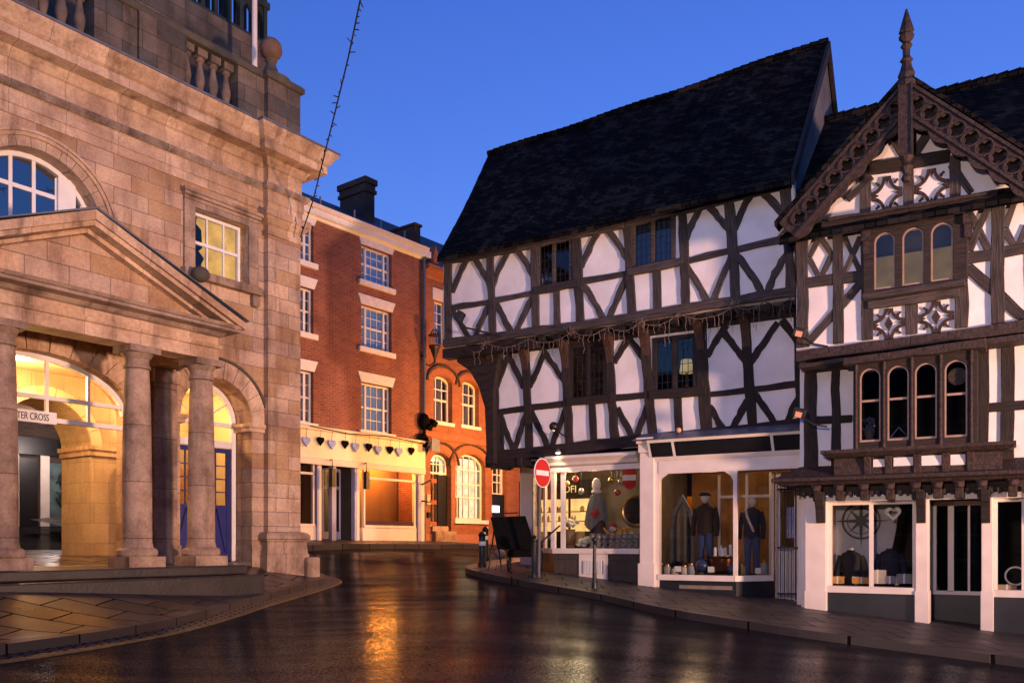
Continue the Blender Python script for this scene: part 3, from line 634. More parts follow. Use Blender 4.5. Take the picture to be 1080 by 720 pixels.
O.box('string_course', ORPLAIN, 0.05, X1, -.08, 0, oz(480, 466), oz(480, 460)); O.box('plinth', pm('red_sandstone', (.36, .15, .08), (.28, .12, .07)), .05, X1, -.06, 0, 1.2, 1.95)
O.part('cornice', MB().sweep([(0, tz-.25), (.06, tz-.2), (.12, tz-.05), (.3, tz), (.3, tz+.15), (0, tz+.16)], [(0.02, 0), (X1, 0)]), ORPLAIN)
rr = MB(); rr.add([(0, -.3, tz+.16), (X1, -.3, tz+.16), (X1, 3.5, tz+2.9), (0, 3.5, tz+2.9), (0, 7, tz), (X1, 7, tz)], [(0, 1, 2, 3), (3, 2, 5, 4), (0, 3, 4), (1, 5, 2), (0, 4, 5, 1)])
O.part('roof', rr, SLATE)
O.part('dormer', MB().prism([(ox(452), tz+.16), (ox(457), tz+.16), (ox(457), tz+.5), (ox(454.5), tz+.85), (ox(452), tz+.5)], -.25, .6), ORPLAIN)
# lit banking hall behind the big window
LIT = emit('lit_banking_hall', (1., .76, .42), 2.2)
hall = MB(); hall.box(BW[0]-.5, NW[1]+.5, 1.4, 1.45, 1.6, 4.9); O.part('lit_room', hall, LIT)
fur = MB(); fur.box(BW[0]+.05, BW[0]+.5, .8, 1.0, 1.8, 3.2); fur.box(BW[0]+.9, BW[0]+1.2, 1.0, 1.1, 1.8, 2.7); fur.box(BW[1]-.75, BW[1]-.35, 1.0, 1.1, 1.8, 3.4); fur.box(BW[0]+.15, BW[0]+.5, 1.36, 1.39, 4.0, 4.6)
O.part('office_furniture', fur, pm('office_beige', (.45, .35, .22), (.3, .2, .12)))
archsash(BW, 5, [oz(496, 495), oz(496, 510), oz(496, 524)], 'lit_window'); archsash(NW, 3, [oz(526, 500), oz(526, 508), oz(526, 520)], 'lit_window')
O.box('window_sill', STUCCO, BW[0]-.1, BW[1]+.1, -.08, .2, BW[2]-.14, BW[2])
am = O.box('cash_machine', BLACK, NW[0]-.02, NW[1]+.05, .1, .2, oz(526, 545), oz(526, 521)); O.box('cash_machine_screen', emit('cool_screen', (.75, .8, 1.), 5.), *O.R(521, 533, 528, 540)[:2], .06, .099, *O.R(521, 533, 528, 540)[2:], parent=am)
# door in its arch
a, b, z0, zs, zt = DW
archsash((a+.05, b-.05, zs-.35, zs, zt-.05), 2, [zs-.0], 'fanlight'); O.box('fanlight_glow', LIT, a, b, .6, .62, zs-.35, zt)
d = MB(); d.box(a+.05, a+.55*(b-a), .25, .33, z0+.4, zs-.37); D = O.part('door', d, ORPLAIN)
for i in (0, 1):
    for j in range(3): O.box('panel', DARKOAK, a+.1+i*.33, a+.36+i*.33, .235, .249, z0+.55+j*.75, z0+1.15+j*.75, parent=D)
O.box('open_door_leaf', BLACK, a+.55*(b-a), b, .2, .5, z0+.2, zs-.37); O.box('doorstep', COLSTONE, a+.0, b+.0, -.25, .25, z0-.3, z0+.2); O.box('doorstep', COLSTONE, a+.1, b-.15, .0, .25, z0+.2, z0+.38)
O.box('notice_plate', pm('pale_notice', (.6, .45, .3)), ox(449.5), ox(453), -.05, -.001, oz(451, 532), oz(451, 521)); O.box('letter_box', BLACK, ox(450), ox(453), -.08, -.002, oz(451, 545), oz(451, 540))
for u, v in ((455, 445), (450, 449)):
    X, z = O.P(u, v, .2); f = empty('floodlight', O.W(X, -.2, z), O.rz, 'small black floodlight beside the arched window of the brick bank' if u == 455 else 'black cylindrical floodlight above the cable box by the drainpipe', 'floodlight')
    mesh('lamp_head', MB().box(-.12, .12, -.2, .05, -.1, .1), MATTE, f, rot=(.4, .3, .3), bevel=.03); mesh('arm', MB().tube([(0, 0, 0), (.0, .2, -.1)], .025), IRON, f)
X, z = O.P(447.5, 468, .15); f = empty('alarm_box', O.W(X, -.15, z), O.rz, 'black lump of cable boxes on the corner by the drainpipe', 'cable box')
mm = MB().ball((0, 0, .75), .2, 10, 1.5); mm.ball((-.05, 0, .1), .2, 10, 1.3); mm.tube([(.02, .05, -1), (.02, .0, 0), (0, 0, .9)], .05); mesh('box', mm, MATTE, f)
X, z = O.P(459, 469.5, .5); f = empty('projecting_sign', O.W(X, -.5, z), O.rz+.3, 'small plain grey sign projecting over the bank door', 'sign')
mesh('board', MB().box(-.3, .3, -.03, .03, -.22, .22), GALV, f, bevel=.01); mesh('bracket', MB().tube([(-.3, 0, .26), (-.4, .5, .26)], .02), IRON, f)
X, z = O.P(458.5, 366, .45); f = empty('wall_lantern', O.W(X, -.45, z), O.rz, 'black iron lantern with a crown on the brick bank wall', 'lantern')
mm = MB().lathe([(.02, -.55), (.04, -.4), (.16, -.05), (.2, 0), (.2, .05), (.05, .07)], 0, 0, 8)
for k in range(6): a_ = k*PI/3; mm.tube([(.19*math.cos(a_), .19*math.sin(a_), .04), (.2*math.cos(a_), .2*math.sin(a_), .4), (.05*math.cos(a_), .05*math.sin(a_), .62)], .014, 4)
mm.lathe([(.21, .38), (.21, .42)], 0, 0, 8); mesh('lantern_body', mm, IRON, f); mesh('wall_bracket', MB().tube([(0, 0, -.5), (0, .25, -.6), (0, .45, -.5)], .025), IRON, f)
# ================================================================== helpers shared by the two timber houses
def surf(fn, nu, nv, th, jit=.0):
    """a slab over the grid fn(i/nu, j/nv), thickness th downwards"""
    v = []; f = []
    for k in (0, 1):
        for j in range(nv+1):
            for i in range(nu+1):
                x, y, z = fn(i/nu, j/nv); e = RND.uniform(-jit, jit) if k == 0 else 0
                v.append((x, y, z+e-k*th))
    n = (nu+1)*(nv+1); w = nu+1
    for j in range(nv):
        for i in range(nu):
            a = j*w+i; f += [(a, a+1, a+w+1, a+w), (n+a, n+a+w, n+a+w+1, n+a+1)]
    ed = [i for i in range(w)]+[j*w+nu for j in range(1, nv+1)]+[nv*w+i for i in range(nu-1, -1, -1)]+[j*w for j in range(nv-1, 0, -1)]
    for a, b in zip(ed, ed[1:]+ed[:1]): f.append((a, a+n, b+n, b))
    return MB().add(v, f)
def plank(p, q, z0, z1, t):
    (x0, y0), (x1, y1) = p, q; l = math.hypot(x1-x0, y1-y0); nx, ny = -(y1-y0)/l*t, (x1-x0)/l*t
    return MB().add([(x0, y0, z0), (x1, y1, z0), (x1+nx, y1+ny, z0), (x0+nx, y0+ny, z0), (x0, y0, z1), (x1, y1, z1), (x1+nx, y1+ny, z1), (x0+nx, y0+ny, z1)],
                    [(0, 3, 2, 1), (4, 5, 6, 7), (0, 1, 5, 4), (1, 2, 6, 5), (2, 3, 7, 6), (3, 0, 4, 7)])
def casement(fr, panes, off, mat, curtain=None, grid=(3, 5), y_extra=.0):
    rs = [fr.R(*p, off) for p in panes]; y = -off
    x0 = min(r[0] for r in rs)-.10; x1 = max(r[1] for r in rs)+.10; z0 = sum(r[2] for r in rs)/len(rs); z1 = sum(r[3] for r in rs)/len(rs)
    rs = [(r[0], r[1], z0, z1) for r in rs]
    w = fr.part('window', MB().prism(rect(x0, x1, z0-.08, z1+.09), y, y+.1, [rect(*r) for r in rs]), mat, bevel=.01)
    for r in rs:
        l = MB()
        for i in range(1, grid[0]): xx = r[0]+(r[1]-r[0])*i/grid[0]; l.box(xx-.006, xx+.006, y+.045, y+.056, r[2], r[3])
        for i in range(1, grid[1]): zz = r[2]+(r[3]-r[2])*i/grid[1]; l.box(r[0], r[1], y+.046, y+.055, zz-.006, zz+.006)
        l.box(r[0]-.01, r[0]+.025, y+.04, y+.062, r[2], r[3]); l.box(r[1]-.025, r[1]+.01, y+.04, y+.062, r[2], r[3])
        fr.part('leading', l, IRON, w); fr.part('pane', MB().box(r[0]-.01, r[1]+.01, y+.048, y+.053, r[2]-.01, r[3]+.01), DARKGLASS, w)
        if curtain: fr.part('curtain', MB().box(r[0]-.05, r[1]+.05, y+.2, y+.215, r[2]-.1, r[3]+.1), curtain, w)
    return (x0, x1, z0-.08, z1+.09)
def hole(fr, panes, off):
    rs = [fr.R(*p, off) for p in panes]; z0 = sum(r[2] for r in rs)/len(rs); z1 = sum(r[3] for r in rs)/len(rs)
    return rect(min(r[0] for r in rs)-.09, max(r[1] for r in rs)+.09, z0-.07, z1+.08)

# ================================================================== left timber framed house
L = Frame('jettied_timber_house', 5.67, 17.0, .862, -.507, .6, 'black and white jettied timber house with a steep dark tiled roof and two shops')
T = .05
U0, U1 = L.X(467.5, 0), L.X(838, 0)
V1 = [(569, 257, 582, 300), (585.5, 254, 600, 296.5)]; V2 = [(669.5, 235, 686, 279), (690, 230, 707.5, 273.5)]
V3 = [(603, 367, 618, 419), (621, 364.5, 636, 416.5)]; V4 = [(692, 359.5, 709, 412), (713, 356, 731, 409)]
ez = [L.P(u, v, 0)[1] for u, v in ((467, 272), (838, 192))]
L.part('plaster_wall', MB().prism([(U0, 6.62), (U1, 6.62), (U1, ez[1]+.1), (U0, ez[0]+.1)], 0, .14, [hole(L, V1, 0), hole(L, V2, 0)]), PLASTER)
F0 = L.X(515, -.5); jz = 6.52
L.part('plaster_wall', MB().prism([(F0, 3.8), (U1+.4, 3.8), (U1+.4, jz), (F0, jz)], .5, .62, [hole(L, V3, -.5), hole(L, V4, -.5)]), PLASTER)
sh = MB(); sh.box(U0, U0+.14, .14, 6.6, 6.6, 8.9); sh.box(F0, F0+.14, .62, 6.4, 3.8, 6.45); sh.box(U0+.14, U1, 6.45, 6.6, 3, 8.9); sh.box(U1-.14, U1, .63, 6.45, .4, 6.4)
L.part('side_wall', sh, PLASTER)
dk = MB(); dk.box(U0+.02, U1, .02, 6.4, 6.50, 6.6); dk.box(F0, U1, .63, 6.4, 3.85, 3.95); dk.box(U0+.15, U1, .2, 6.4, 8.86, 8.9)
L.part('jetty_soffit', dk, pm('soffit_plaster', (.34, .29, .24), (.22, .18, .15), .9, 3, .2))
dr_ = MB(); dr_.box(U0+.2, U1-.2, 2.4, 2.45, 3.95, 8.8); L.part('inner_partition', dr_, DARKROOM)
# roof with the sag of an old house
ev = [L.P(*p, .42) for p in ((461, 271), (600, 242), (750, 206.5), (833, 188))]
RL, RR = L.P(515, 163, -3.3), L.P(873.5, 43, -3.3)
def lerp_poly(pts, t):
    x = pts[0][0]+(pts[-1][0]-pts[0][0])*t
    for a, b in zip(pts, pts[1:]):
        if x <= b[0]+1e-9: return (x, a[1]+(b[1]-a[1])*(x-a[0])/(b[0]-a[0]))
    return pts[-1]
def roof_front(a, b):
    e = lerp_poly(ev, a); r = (RL[0]+(RR[0]-RL[0])*a, RL[1]+(RR[1]-RL[1])*a-.04*math.sin(PI*a)+.02*math.sin(a*17))
    s = math.sin(PI*b)*.10
    return (e[0]+(r[0]-e[0])*b, -.42+3.72*b, e[1]+(r[1]-e[1])*b-s)
def roof_back(a, b):
    p = roof_front(a, 1); e = lerp_poly(ev, a); return (p[0]+(e[0]-p[0])*b, 3.3+3.6*b, p[2]+(8.9-p[2])*b)
rf = surf(roof_front, 60, 28, .13, .014); q = surf(roof_back, 20, 8, .13); rf.add(q.v, q.f)
L.part('roof', rf, TILE)
rc = MB(); n = 46
for i in range(n):
    p, q_ = roof_front(i/n, 1), roof_front((i+1)/n, 1); o = RND.uniform(-.004, .004)
    rc.tube([(p[0], 3.3, p[2]+.02+o), (q_[0], 3.3, q_[2]+.0+o)], .09, 8)
L.part('ridge_tiles', rc, TILE)
gb = MB().add([(U1-.14, .1, 8.8), (U1, .1, 8.8), (U1, 3.3, RR[1]-.2), (U1-.14, 3.3, RR[1]-.2), (U1, 6.6, 8.8), (U1-.14, 6.6, 8.8)], [(0, 1, 2, 3), (3, 2, 4, 5), (0, 3, 5), (1, 4, 2), (0, 5, 4, 1)])
L.part('gable_wall', gb, pm('grey_render', (.11, .11, .12), (.07, .07, .08), .9, 1.5, .2))
bv = MB()
for s in (0, 1):
    y0, y1, z1 = (-.45, 3.3, RR[1]-.02) if s == 0 else (6.9, 3.3, RR[1]-.02); z0 = 8.85-.35
    bv.add([(RR[0]-.02, y0, z0+.1), (RR[0]+.05, y0, z0+.1), (RR[0]+.05, y1, z1-.28), (RR[0]-.02, y1, z1-.28), (RR[0]-.02, y0, z0+.36), (RR[0]+.05, y0, z0+.36), (RR[0]+.05, y1, z1), (RR[0]-.02, y1, z1)], [(0, 3, 2, 1), (4, 5, 6, 7), (0, 1, 5, 4), (1, 2, 6, 5), (2, 3, 7, 6), (3, 0, 4, 7)])
L.part('bargeboard', bv, DARKOAK)
# upper storey frame, every timber by itself
def tset(fr, name, lst, off, dep, mat, ext=0.):
    for pts, w in lst: fr.timber(name, pts, w, off, dep, mat, ext=ext)
tset(L, 'wall_plate', [([(466, 275), (545, 260.8)], .19), ([(545, 260.8), (658, 234.8)], .19), ([(658, 234.8), (750, 212.8)], .19), ([(750, 212.8), (834, 193)], .19)], T+.03, .12, TIMBER)
tset(L, 'post', [([(471.5, 277), (471.5, 318), (472, 362)], .22), ([(516, 268), (517.5, 310), (519, 353)], .19), ([(562.5, 259), (564.5, 345)], .20), ([(607, 248), (611.5, 340)], .22), ([(661, 237), (666, 332)], .20), ([(719, 222), (721, 270), (722.5, 322)], .19), ([(768.5, 212), (772, 262), (775.5, 314)], .20), ([(827.5, 198), (834, 304)], .19)], T+.015, .10, TIMBER)
tset(L, 'bressumer', [([(467, 361.5), (600, 344.0)], .19), ([(600, 344.0), (722, 325)], .19), ([(722, 325), (839, 306)], .19)], T+.03, .14, TIMBER)
tset(L, 'rail', [([(476, 324.5), (514, 318.3)], .14), ([(520, 317), (561, 308.5)], .14), ([(613, 296.3), (661, 287.7)], .14), ([(723, 275.5), (769, 263.8)], .14), ([(776, 262.8), (830, 251)], .14)], T, .09, TIMBER)
tset(L, 'window_sill', [([(562, 306.5), (610, 297.5)], .16), ([(661, 286.5), (720, 274.5)], .16)], T+.07, .16, TIMBER)
tset(L, 'stud', [([(586.3, 304), (587.3, 344)], .16), ([(692, 282), (693.2, 328)], .18)], T, .09, TIMBER)
UB = [[(478, 304), (484.5, 285), (494, 271)], [(499, 271), (507, 283), (514, 296.5)], [(520.5, 297), (527, 278), (537, 263)], [(543.5, 262), (553, 274), (561, 289)],
      [(614.5, 277), (622.5, 258), (632.5, 240)], [(638, 239), (650, 254), (659, 269)], [(724, 250), (730, 232), (740, 216)], [(745, 215), (757.5, 228.5), (767.5, 241)], [(776, 237), (782.5, 219.5), (793.5, 201)], [(801.5, 200), (816, 213), (826, 225.5)]]
LB = [[(478.5, 330), (487, 343), (495.5, 359)], [(514.5, 322), (507, 338), (500, 357)], [(522.5, 320), (530.5, 334), (538.5, 351)], [(560.5, 313.5), (552.5, 330), (543.5, 350)],
      [(617, 304), (626.5, 317.5), (635.5, 336.5)], [(658.5, 295.5), (651, 313), (642, 336)], [(725, 283), (736.5, 297), (745.5, 320)], [(769, 275.5), (759.5, 294), (751.5, 319)], [(779, 273), (793.5, 287), (803, 311)], [(828.5, 270), (816.5, 285), (809, 309)]]
SOFT = lambda p: [p[0], ((p[1][0]+(p[0][0]+p[2][0])/2)/2, (p[1][1]+(p[0][1]+p[2][1])/2)/2), p[2]]
tset(L, 'brace', [(SOFT(p), .145) for p in UB+LB], T-.005, .085, TIMBER, .10)
casement(L, V1, .04, TIMBER); casement(L, V2, .04, TIMBER, pm('blue_grey_curtain', (.30, .32, .40), (.16, .18, .25), .9, 6, .3, (6, 6, .3)))
# first floor frame
Q = -.5+.05
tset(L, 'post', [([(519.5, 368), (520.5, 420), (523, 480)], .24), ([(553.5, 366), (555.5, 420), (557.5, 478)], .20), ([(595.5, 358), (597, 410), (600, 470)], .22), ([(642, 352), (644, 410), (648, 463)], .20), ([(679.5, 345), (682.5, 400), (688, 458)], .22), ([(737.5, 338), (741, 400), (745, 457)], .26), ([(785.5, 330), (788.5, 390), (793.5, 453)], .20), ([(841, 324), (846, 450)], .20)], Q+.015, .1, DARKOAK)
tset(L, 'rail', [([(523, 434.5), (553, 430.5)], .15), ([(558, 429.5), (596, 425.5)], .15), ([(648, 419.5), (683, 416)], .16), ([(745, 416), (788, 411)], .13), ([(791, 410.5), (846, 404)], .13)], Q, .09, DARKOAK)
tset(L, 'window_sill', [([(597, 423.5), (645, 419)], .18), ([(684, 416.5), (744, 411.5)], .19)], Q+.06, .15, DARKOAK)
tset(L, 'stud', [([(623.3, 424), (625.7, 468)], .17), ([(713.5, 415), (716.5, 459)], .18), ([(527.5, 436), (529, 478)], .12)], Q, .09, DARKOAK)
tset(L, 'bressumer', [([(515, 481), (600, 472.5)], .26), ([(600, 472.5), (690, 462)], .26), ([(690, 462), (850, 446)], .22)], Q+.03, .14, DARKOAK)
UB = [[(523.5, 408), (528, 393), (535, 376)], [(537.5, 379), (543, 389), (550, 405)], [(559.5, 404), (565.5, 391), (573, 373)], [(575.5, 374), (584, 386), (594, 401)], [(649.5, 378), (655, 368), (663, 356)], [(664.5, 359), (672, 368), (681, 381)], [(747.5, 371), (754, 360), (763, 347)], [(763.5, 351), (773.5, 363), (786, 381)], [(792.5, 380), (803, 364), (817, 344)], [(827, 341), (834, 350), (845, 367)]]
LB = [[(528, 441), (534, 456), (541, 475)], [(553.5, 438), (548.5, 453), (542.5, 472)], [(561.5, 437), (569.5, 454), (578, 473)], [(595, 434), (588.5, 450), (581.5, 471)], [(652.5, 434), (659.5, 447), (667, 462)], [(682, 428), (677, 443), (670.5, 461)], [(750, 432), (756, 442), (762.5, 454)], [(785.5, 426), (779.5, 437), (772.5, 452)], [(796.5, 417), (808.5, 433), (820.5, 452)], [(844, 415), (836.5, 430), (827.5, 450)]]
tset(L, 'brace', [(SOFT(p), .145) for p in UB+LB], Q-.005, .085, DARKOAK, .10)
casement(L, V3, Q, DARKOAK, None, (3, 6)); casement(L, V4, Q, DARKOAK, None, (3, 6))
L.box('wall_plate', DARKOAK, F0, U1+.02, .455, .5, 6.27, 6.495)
L.box('jetty_plate', DARKOAK, F0-.05, L.X(560, -.5), .44, .9, 3.52, 3.80)
# jetty joists and the curved brackets over the posts
for i in range(21):
    x0 = U0+.35+i*(U1-U0-.5)/20.
    L.box('joist', DARKOAK, x0-.08, x0+.08, .03, .62, 6.36, 6.50, bevel=.015)
    if i % 2 == 0 and x0 > F0: L.box('joist', DARKOAK, x0-.07, x0+.07, .40, 1.3, 3.50, 3.70, bevel=.015)
for u in (520, 554, 596, 643, 681, 738.5, 787):
    xc = L.X(u, -.45); b = MB(); n = 8; pr = []
    for i in range(n+1):
        a = i/n*PI/2; pr.append((.46-.44*(1-math.cos(a)), 5.55+.80*math.sin(a)))      # (y, z) bowed front
    v = []; f = []
    for s in (-.09, .09):
        for y, z in pr: v.append((xc+s, y, z))
        v.append((xc+s, .47, 6.36))
    m = n+2; f = [tuple(range(m)), tuple(range(m, 2*m))[::-1]]+[(i, (i+1) % m, m+(i+1) % m, m+i) for i in range(m)]
    L.part('bracket', b.add(v, f), pm('reddish_oak', (.075, .034, .02), (.028, .016, .012), .75, 6, .4, (4, 4, .5)) if u == 520 else bpy.data.materials['reddish_oak'], bevel=.01)
# dragon beam and big corner bracket
v = []; cb_ = [(U0+.15, 6.42), (U0+.2, 6.2), (L.X(497, -.4), 5.95), (L.X(506, -.4), 5.55), (L.X(513, -.4), 5.0), (L.X(515.5, -.45), 4.2), (L.X(516, -.45), 3.6), (L.X(525, -.45), 3.6), (L.X(524, -.45), 5.4), (L.X(530, -.4), 6.42)]
L.part('corner_bracket', MB().prism(cb_[::-1], .30, .62), DARKOAK, bevel=.03)
L.timber('dragon_beam', [(U0-.05, 6.38), (U0+2.6, 6.40)], .26, -.02, .3, DARKOAK, px=False)

# ---- ground floor, corner shop
G1 = -.45
sa, sb_, sz0, sz1 = L.R(586, 498, 673, 578, G1)
A = (L.X(584, G1), .45); Bp = (L.X(561, -1.7), 1.7); zg = .4
wz0 = sz0; wz1 = L.P(630, 496, G1)[1]
fr_ = MB(); x0 = A[0]; x1 = L.X(675, G1)
fr_.box(x0-.05, x0+.05, .40, .5, wz0, wz1); fr_.box(x0+.19, x0+.30, .44, .5, wz0, wz1); fr_.box(x0, x1, .38, .6, wz0-.12, wz0); fr_.box(x0-.05, x1, .38, .55, wz1, wz1+.12)
for p, q in ((A, Bp),):
    for t0, t1 in ((.38, .46), (.93, 1.)):
        k = plank((p[0]+(q[0]-p[0])*t0, p[1]+(q[1]-p[1])*t0), (p[0]+(q[0]-p[0])*t1, p[1]+(q[1]-p[1])*t1), wz0, wz1, -.06); fr_.add(k.v, k.f)
    for z0, z1, t in ((wz0-.12, wz0, -.12), (wz1, wz1+.12, -.1)):
        k = plank(p, q, z0, z1, t); fr_.add(k.v, k.f)
w = L.part('shop_window', fr_, PINKPAINT)
k = plank(A, Bp, wz0, wz1, -.006); k.box(x0+.02, x1, .45, .456, wz0, wz1); L.part('pane', k, SHOPGLASS, w)
k = plank(A, Bp, zg, wz0-.121, -.05); L.part('stall_riser', k, BROWNTILE)
v0, v1 = L.X(611, G1), L.X(641, G1)
L.box('stall_riser', GREYTILE, A[0], v0-.001, .45, .55, zg, wz0-.121); L.box('stall_riser', GREYTILE, v1+.001, x1, .45, .55, zg, wz0-.121)
L.box('cellar_vent', PINKPAINT, v0, v1, .43, .55, zg, wz0-.13); gv = MB()
for i in range(12): xx = v0+.14+i*(v1-v0-.28)/11; gv.box(xx-.012, xx+.012, .40, .428, L.P(626, 605, G1)[1], L.P(626, 591, G1)[1])
L.part('vent_bars', gv, WHITE); L.box('vent_recess', BLACK, v0+.1, v1-.1, .426, .4295, L.P(626, 605, G1)[1], L.P(626, 591, G1)[1])
L.part('shop_cornice', MB().sweep([(0, wz1+.12), (.10, wz1+.15), (.14, wz1+.22), (.24, wz1+.30), (.24, wz1+.36), (0, wz1+.40)], [Bp, (A[0], .42), (x1, .42)]), PINKPAINT)
k = MB(); k.add(*[(lambda m: (m.v, m.f))(plank((Bp[0], Bp[1]), (Bp[0]-.40, Bp[1]+.15), zg, wz1+.35, -.1))][0]); k.box(Bp[0]-.45, Bp[0]-.35, Bp[1]+.16, 6.4, zg, 3.9)
L.part('corner_pilaster', k, PINKPAINT)
rm = MB(); rm.box(Bp[0]-.3, x1, 3.6, 3.65, zg, 3.9); rm.box(x1-.02, x1+.02, .6, 3.6, zg, 3.8); rm.box(Bp[0]-.3, x1, .5, 3.6, 3.62, 3.66)
L.part('shop_room', rm, pm('grey_beige_shop_wall', (.20, .16, .13), (.13, .10, .085), .9, 2, .1)); L.box('display_floor', PINKPAINT, A[0]+.15, x1, .52, 1.6, wz0-.2, wz0-.02); L.box('shop_floor', DARKROOM, Bp[0]-.3, x1, .56, 6.3, zg, zg+.1)
# ---- ground floor, second shop with a canted entrance
G2 = -.1
p0, p1 = L.X(676, G2), L.X(691, G2); fz0 = L.P(764, 483, G2)[1]; fz1 = L.P(764, 459, .15)[1]; e1 = L.X(850, G2); lz = L.P(735, 498, G2)[1]; cz_ = L.P(735, 606, G2)[1]; gz = .3
b = MB(); b.box(p0, p1, .02, .5, gz, fz0+.2); b.box(p0-.03, p1+.03, -.02, .5, gz, gz+.9); b.box(p0-.02, p1-.02, -.03, .5, fz0+.2, fz1-.05); b.box(p0-.05, p1, -.08, .5, fz1-.05, fz1+.08)
L.part('pilaster', b, PINKPAINT, bevel=.012)
w0, w1 = L.X(695, G2), L.X(776, G2); C = (L.X(816, -.85), .85)
b = MB(); b.box(p1+.001, w0, .10, .25, gz, fz0); b.box(w0, w1-.02, .06, .2, cz_-.12, cz_); b.box(w0, e1, .08, .22, lz, fz0+.02); b.box(w1-.05, w1+.03, .08, .17, cz_, lz)
k = plank((w1, .06), C, cz_-.12, cz_, .12); b.add(k.v, k.f)
for t0, t1 in ((.94, 1.),):
    k = plank((w1+(C[0]-w1)*t0, .1+(C[1]-.1)*t0), (w1+(C[0]-w1)*t1, .1+(C[1]-.1)*t1), cz_, lz, .08); b.add(k.v, k.f)
for x, s in ((w0, 1), (w1-.05, -1)): b.prism([(x, lz+.001), (x, lz-.22), (x+s*.05, lz-.1), (x+s*.2, lz+.001)][::s], .1, .16)
w = L.part('shop_window', b, PINKPAINT)
k = plank((w1, .12), C, cz_, lz, .006); k.box(w0, w1, .12, .126, cz_, lz); L.part('pane', k, SHOPGLASS, w)
k = plank((w1, .13), (C[0], C[1]+.02), gz, cz_-.121, .06); k.box(w0, w1, .13, .2, gz, cz_-.121); L.part('stall_riser', k, CHAR); L.box('sill_strip', pm('bronze_strip', (.25, .2, .15)), w0+.45, w0+1.6, .122, .13, cz_-.30, cz_-.22)
b = MB(); xr0 = L.X(842.5, G2); b.box(xr0, e1, .02, .4, gz, fz0); b.box(xr0-.02, e1+.01, .0, .4, gz, gz+.5); L.part('pilaster', b, PINKPAINT, bevel=.012)
fp = lambda y0, y1, x0, x1, za, zb: MB().add([(x0, y0, za), (x1, y0, za), (x1, y1, zb), (x0, y1, zb), (x0, .45, za), (x1, .45, za), (x1, .45, zb), (x0, .45, zb)], [(0, 1, 2, 3), (4, 7, 6, 5), (0, 4, 5, 1), (1, 5, 6, 2), (2, 6, 7, 3), (3, 7, 4, 0)])
L.part('fascia', fp(.06, -.16, p1-.1, e1+.02, fz0+.0, fz1), PINKPAINT)
for u0, u1 in ((687, 709.5), (712.5, 813.5), (816.5, 845)):
    x0, x1 = L.X(u0, .02), L.X(u1, .02); L.part('sign_panel', fp(.015, -.135, x0, x1, fz0+.09, fz1-.06), BLACK)
L.part('pent_roof', fp(-.2, .42, p0-.1, e1+.05, fz1+.005, fz1+.22), LEAD)
dx0, dx1 = L.X(818, -.85), L.X(842, -.85)+.25
L.box('door', PINKPAINT, dx0, dx1, .9, .96, gz, 1.55); D = L.box('door_frame', PINKPAINT, dx0, dx0+.1, .86, .98, gz, lz); L.box('door_glass', DARKGLASS, dx0+.1, dx1, .92, .93, 1.55, 2.75); L.box('transom', PINKPAINT, dx0, dx1, .87, .97, 2.75, 2.84); L.box('transom_glass', DARKGLASS, dx0+.1, dx1, .92, .93, 2.84, lz); L.box('notice', pm('violet_notice', (.25, .25, .6), (.5, .55, .65)), dx0+.22, dx0+.52, .905, .915, 1.75, 2.4)
gt = MB(); gx0, gx1 = L.X(819.5, -.5), L.X(843, -.5)
for i in range(7): xx = gx0+i*(gx1-gx0)/6; gt.tube([(xx, .5, .48), (xx, .5, 2.85)], .012, 6)
for z in (.6, 1.55, 2.75): gt.box(gx0, gx1, .488, .512, z-.02, z+.02)
L.part('gate', gt, IRON)
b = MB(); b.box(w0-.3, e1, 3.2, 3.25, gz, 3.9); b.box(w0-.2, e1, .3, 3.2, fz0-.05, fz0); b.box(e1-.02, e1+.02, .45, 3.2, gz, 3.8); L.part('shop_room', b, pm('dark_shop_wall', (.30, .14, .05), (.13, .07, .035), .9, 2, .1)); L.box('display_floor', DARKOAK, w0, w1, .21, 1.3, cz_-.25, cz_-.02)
b = MB()
for u0, u1 in ((757, 759.5), (786, 789)): b.box(L.X(u0, -.9), L.X(u1, -.9), .9, .95, cz_, lz)
b.box(L.X(757, -.9), L.X(815, -.9), .89, .96, 2.62, 2.68); L.part('inner_screen', b, PINKPAINT)

# ================================================================== right timber framed house with carved gable
R = Frame('gabled_timber_house', 5.4, 16.2, .859, -.512, .35, 'ornate black and white gabled house with carved bargeboards and an oriel')
XE = R.X(1230, 0); XA = R.X(956, 0); XF = 2*XA
jb = R.P(960, 356, 0)[1]; je = R.P(852, 252, 0)[1]; apz = R.P(956, 112, 0)[1]
UW = [(922, 246, 944, 305), (952, 240, 974, 301), (982, 234, 1005, 296)]
OW = [(907, 389, 928.5, 466), (936, 385, 958.5, 463), (965, 382, 988, 464), (996, 379, 1020.5, 460)]
def lrect(fr, lst, off):
    rs = [fr.R(*p, off) for p in lst]; z0 = sum(r[2] for r in rs)/len(rs); z1 = sum(r[3] for r in rs)/len(rs); w = sum(r[1]-r[0] for r in rs)/len(rs)/2
    return [((r[0]+r[1])/2, w, z0, z1) for r in rs]
UL = lrect(R, UW, .12); OL = lrect(R, OW, .22)
hu = rect(UL[0][0]-UL[0][1]-.03, UL[-1][0]+UL[0][1]+.03, UL[0][2]-.03, UL[0][3]+.03)
PLR = pm('warm_limewash', (.77, .715, .695), (.62, .57, .555), .85, 1.5, .4, dist=.02, fine=6)
R.part('plaster_wall', MB().prism([(0, jb-.1), (XE, jb-.1), (XE, je), (XF, je), (XA, apz), (0, je)], 0, .14, [hu]), PLR)
ho = rect(OL[0][0]-.2, OL[-1][0]+.2, OL[0][2]-.1, OL[0][3]+.05); fb_ = R.P(960, 492, -.3)[1]
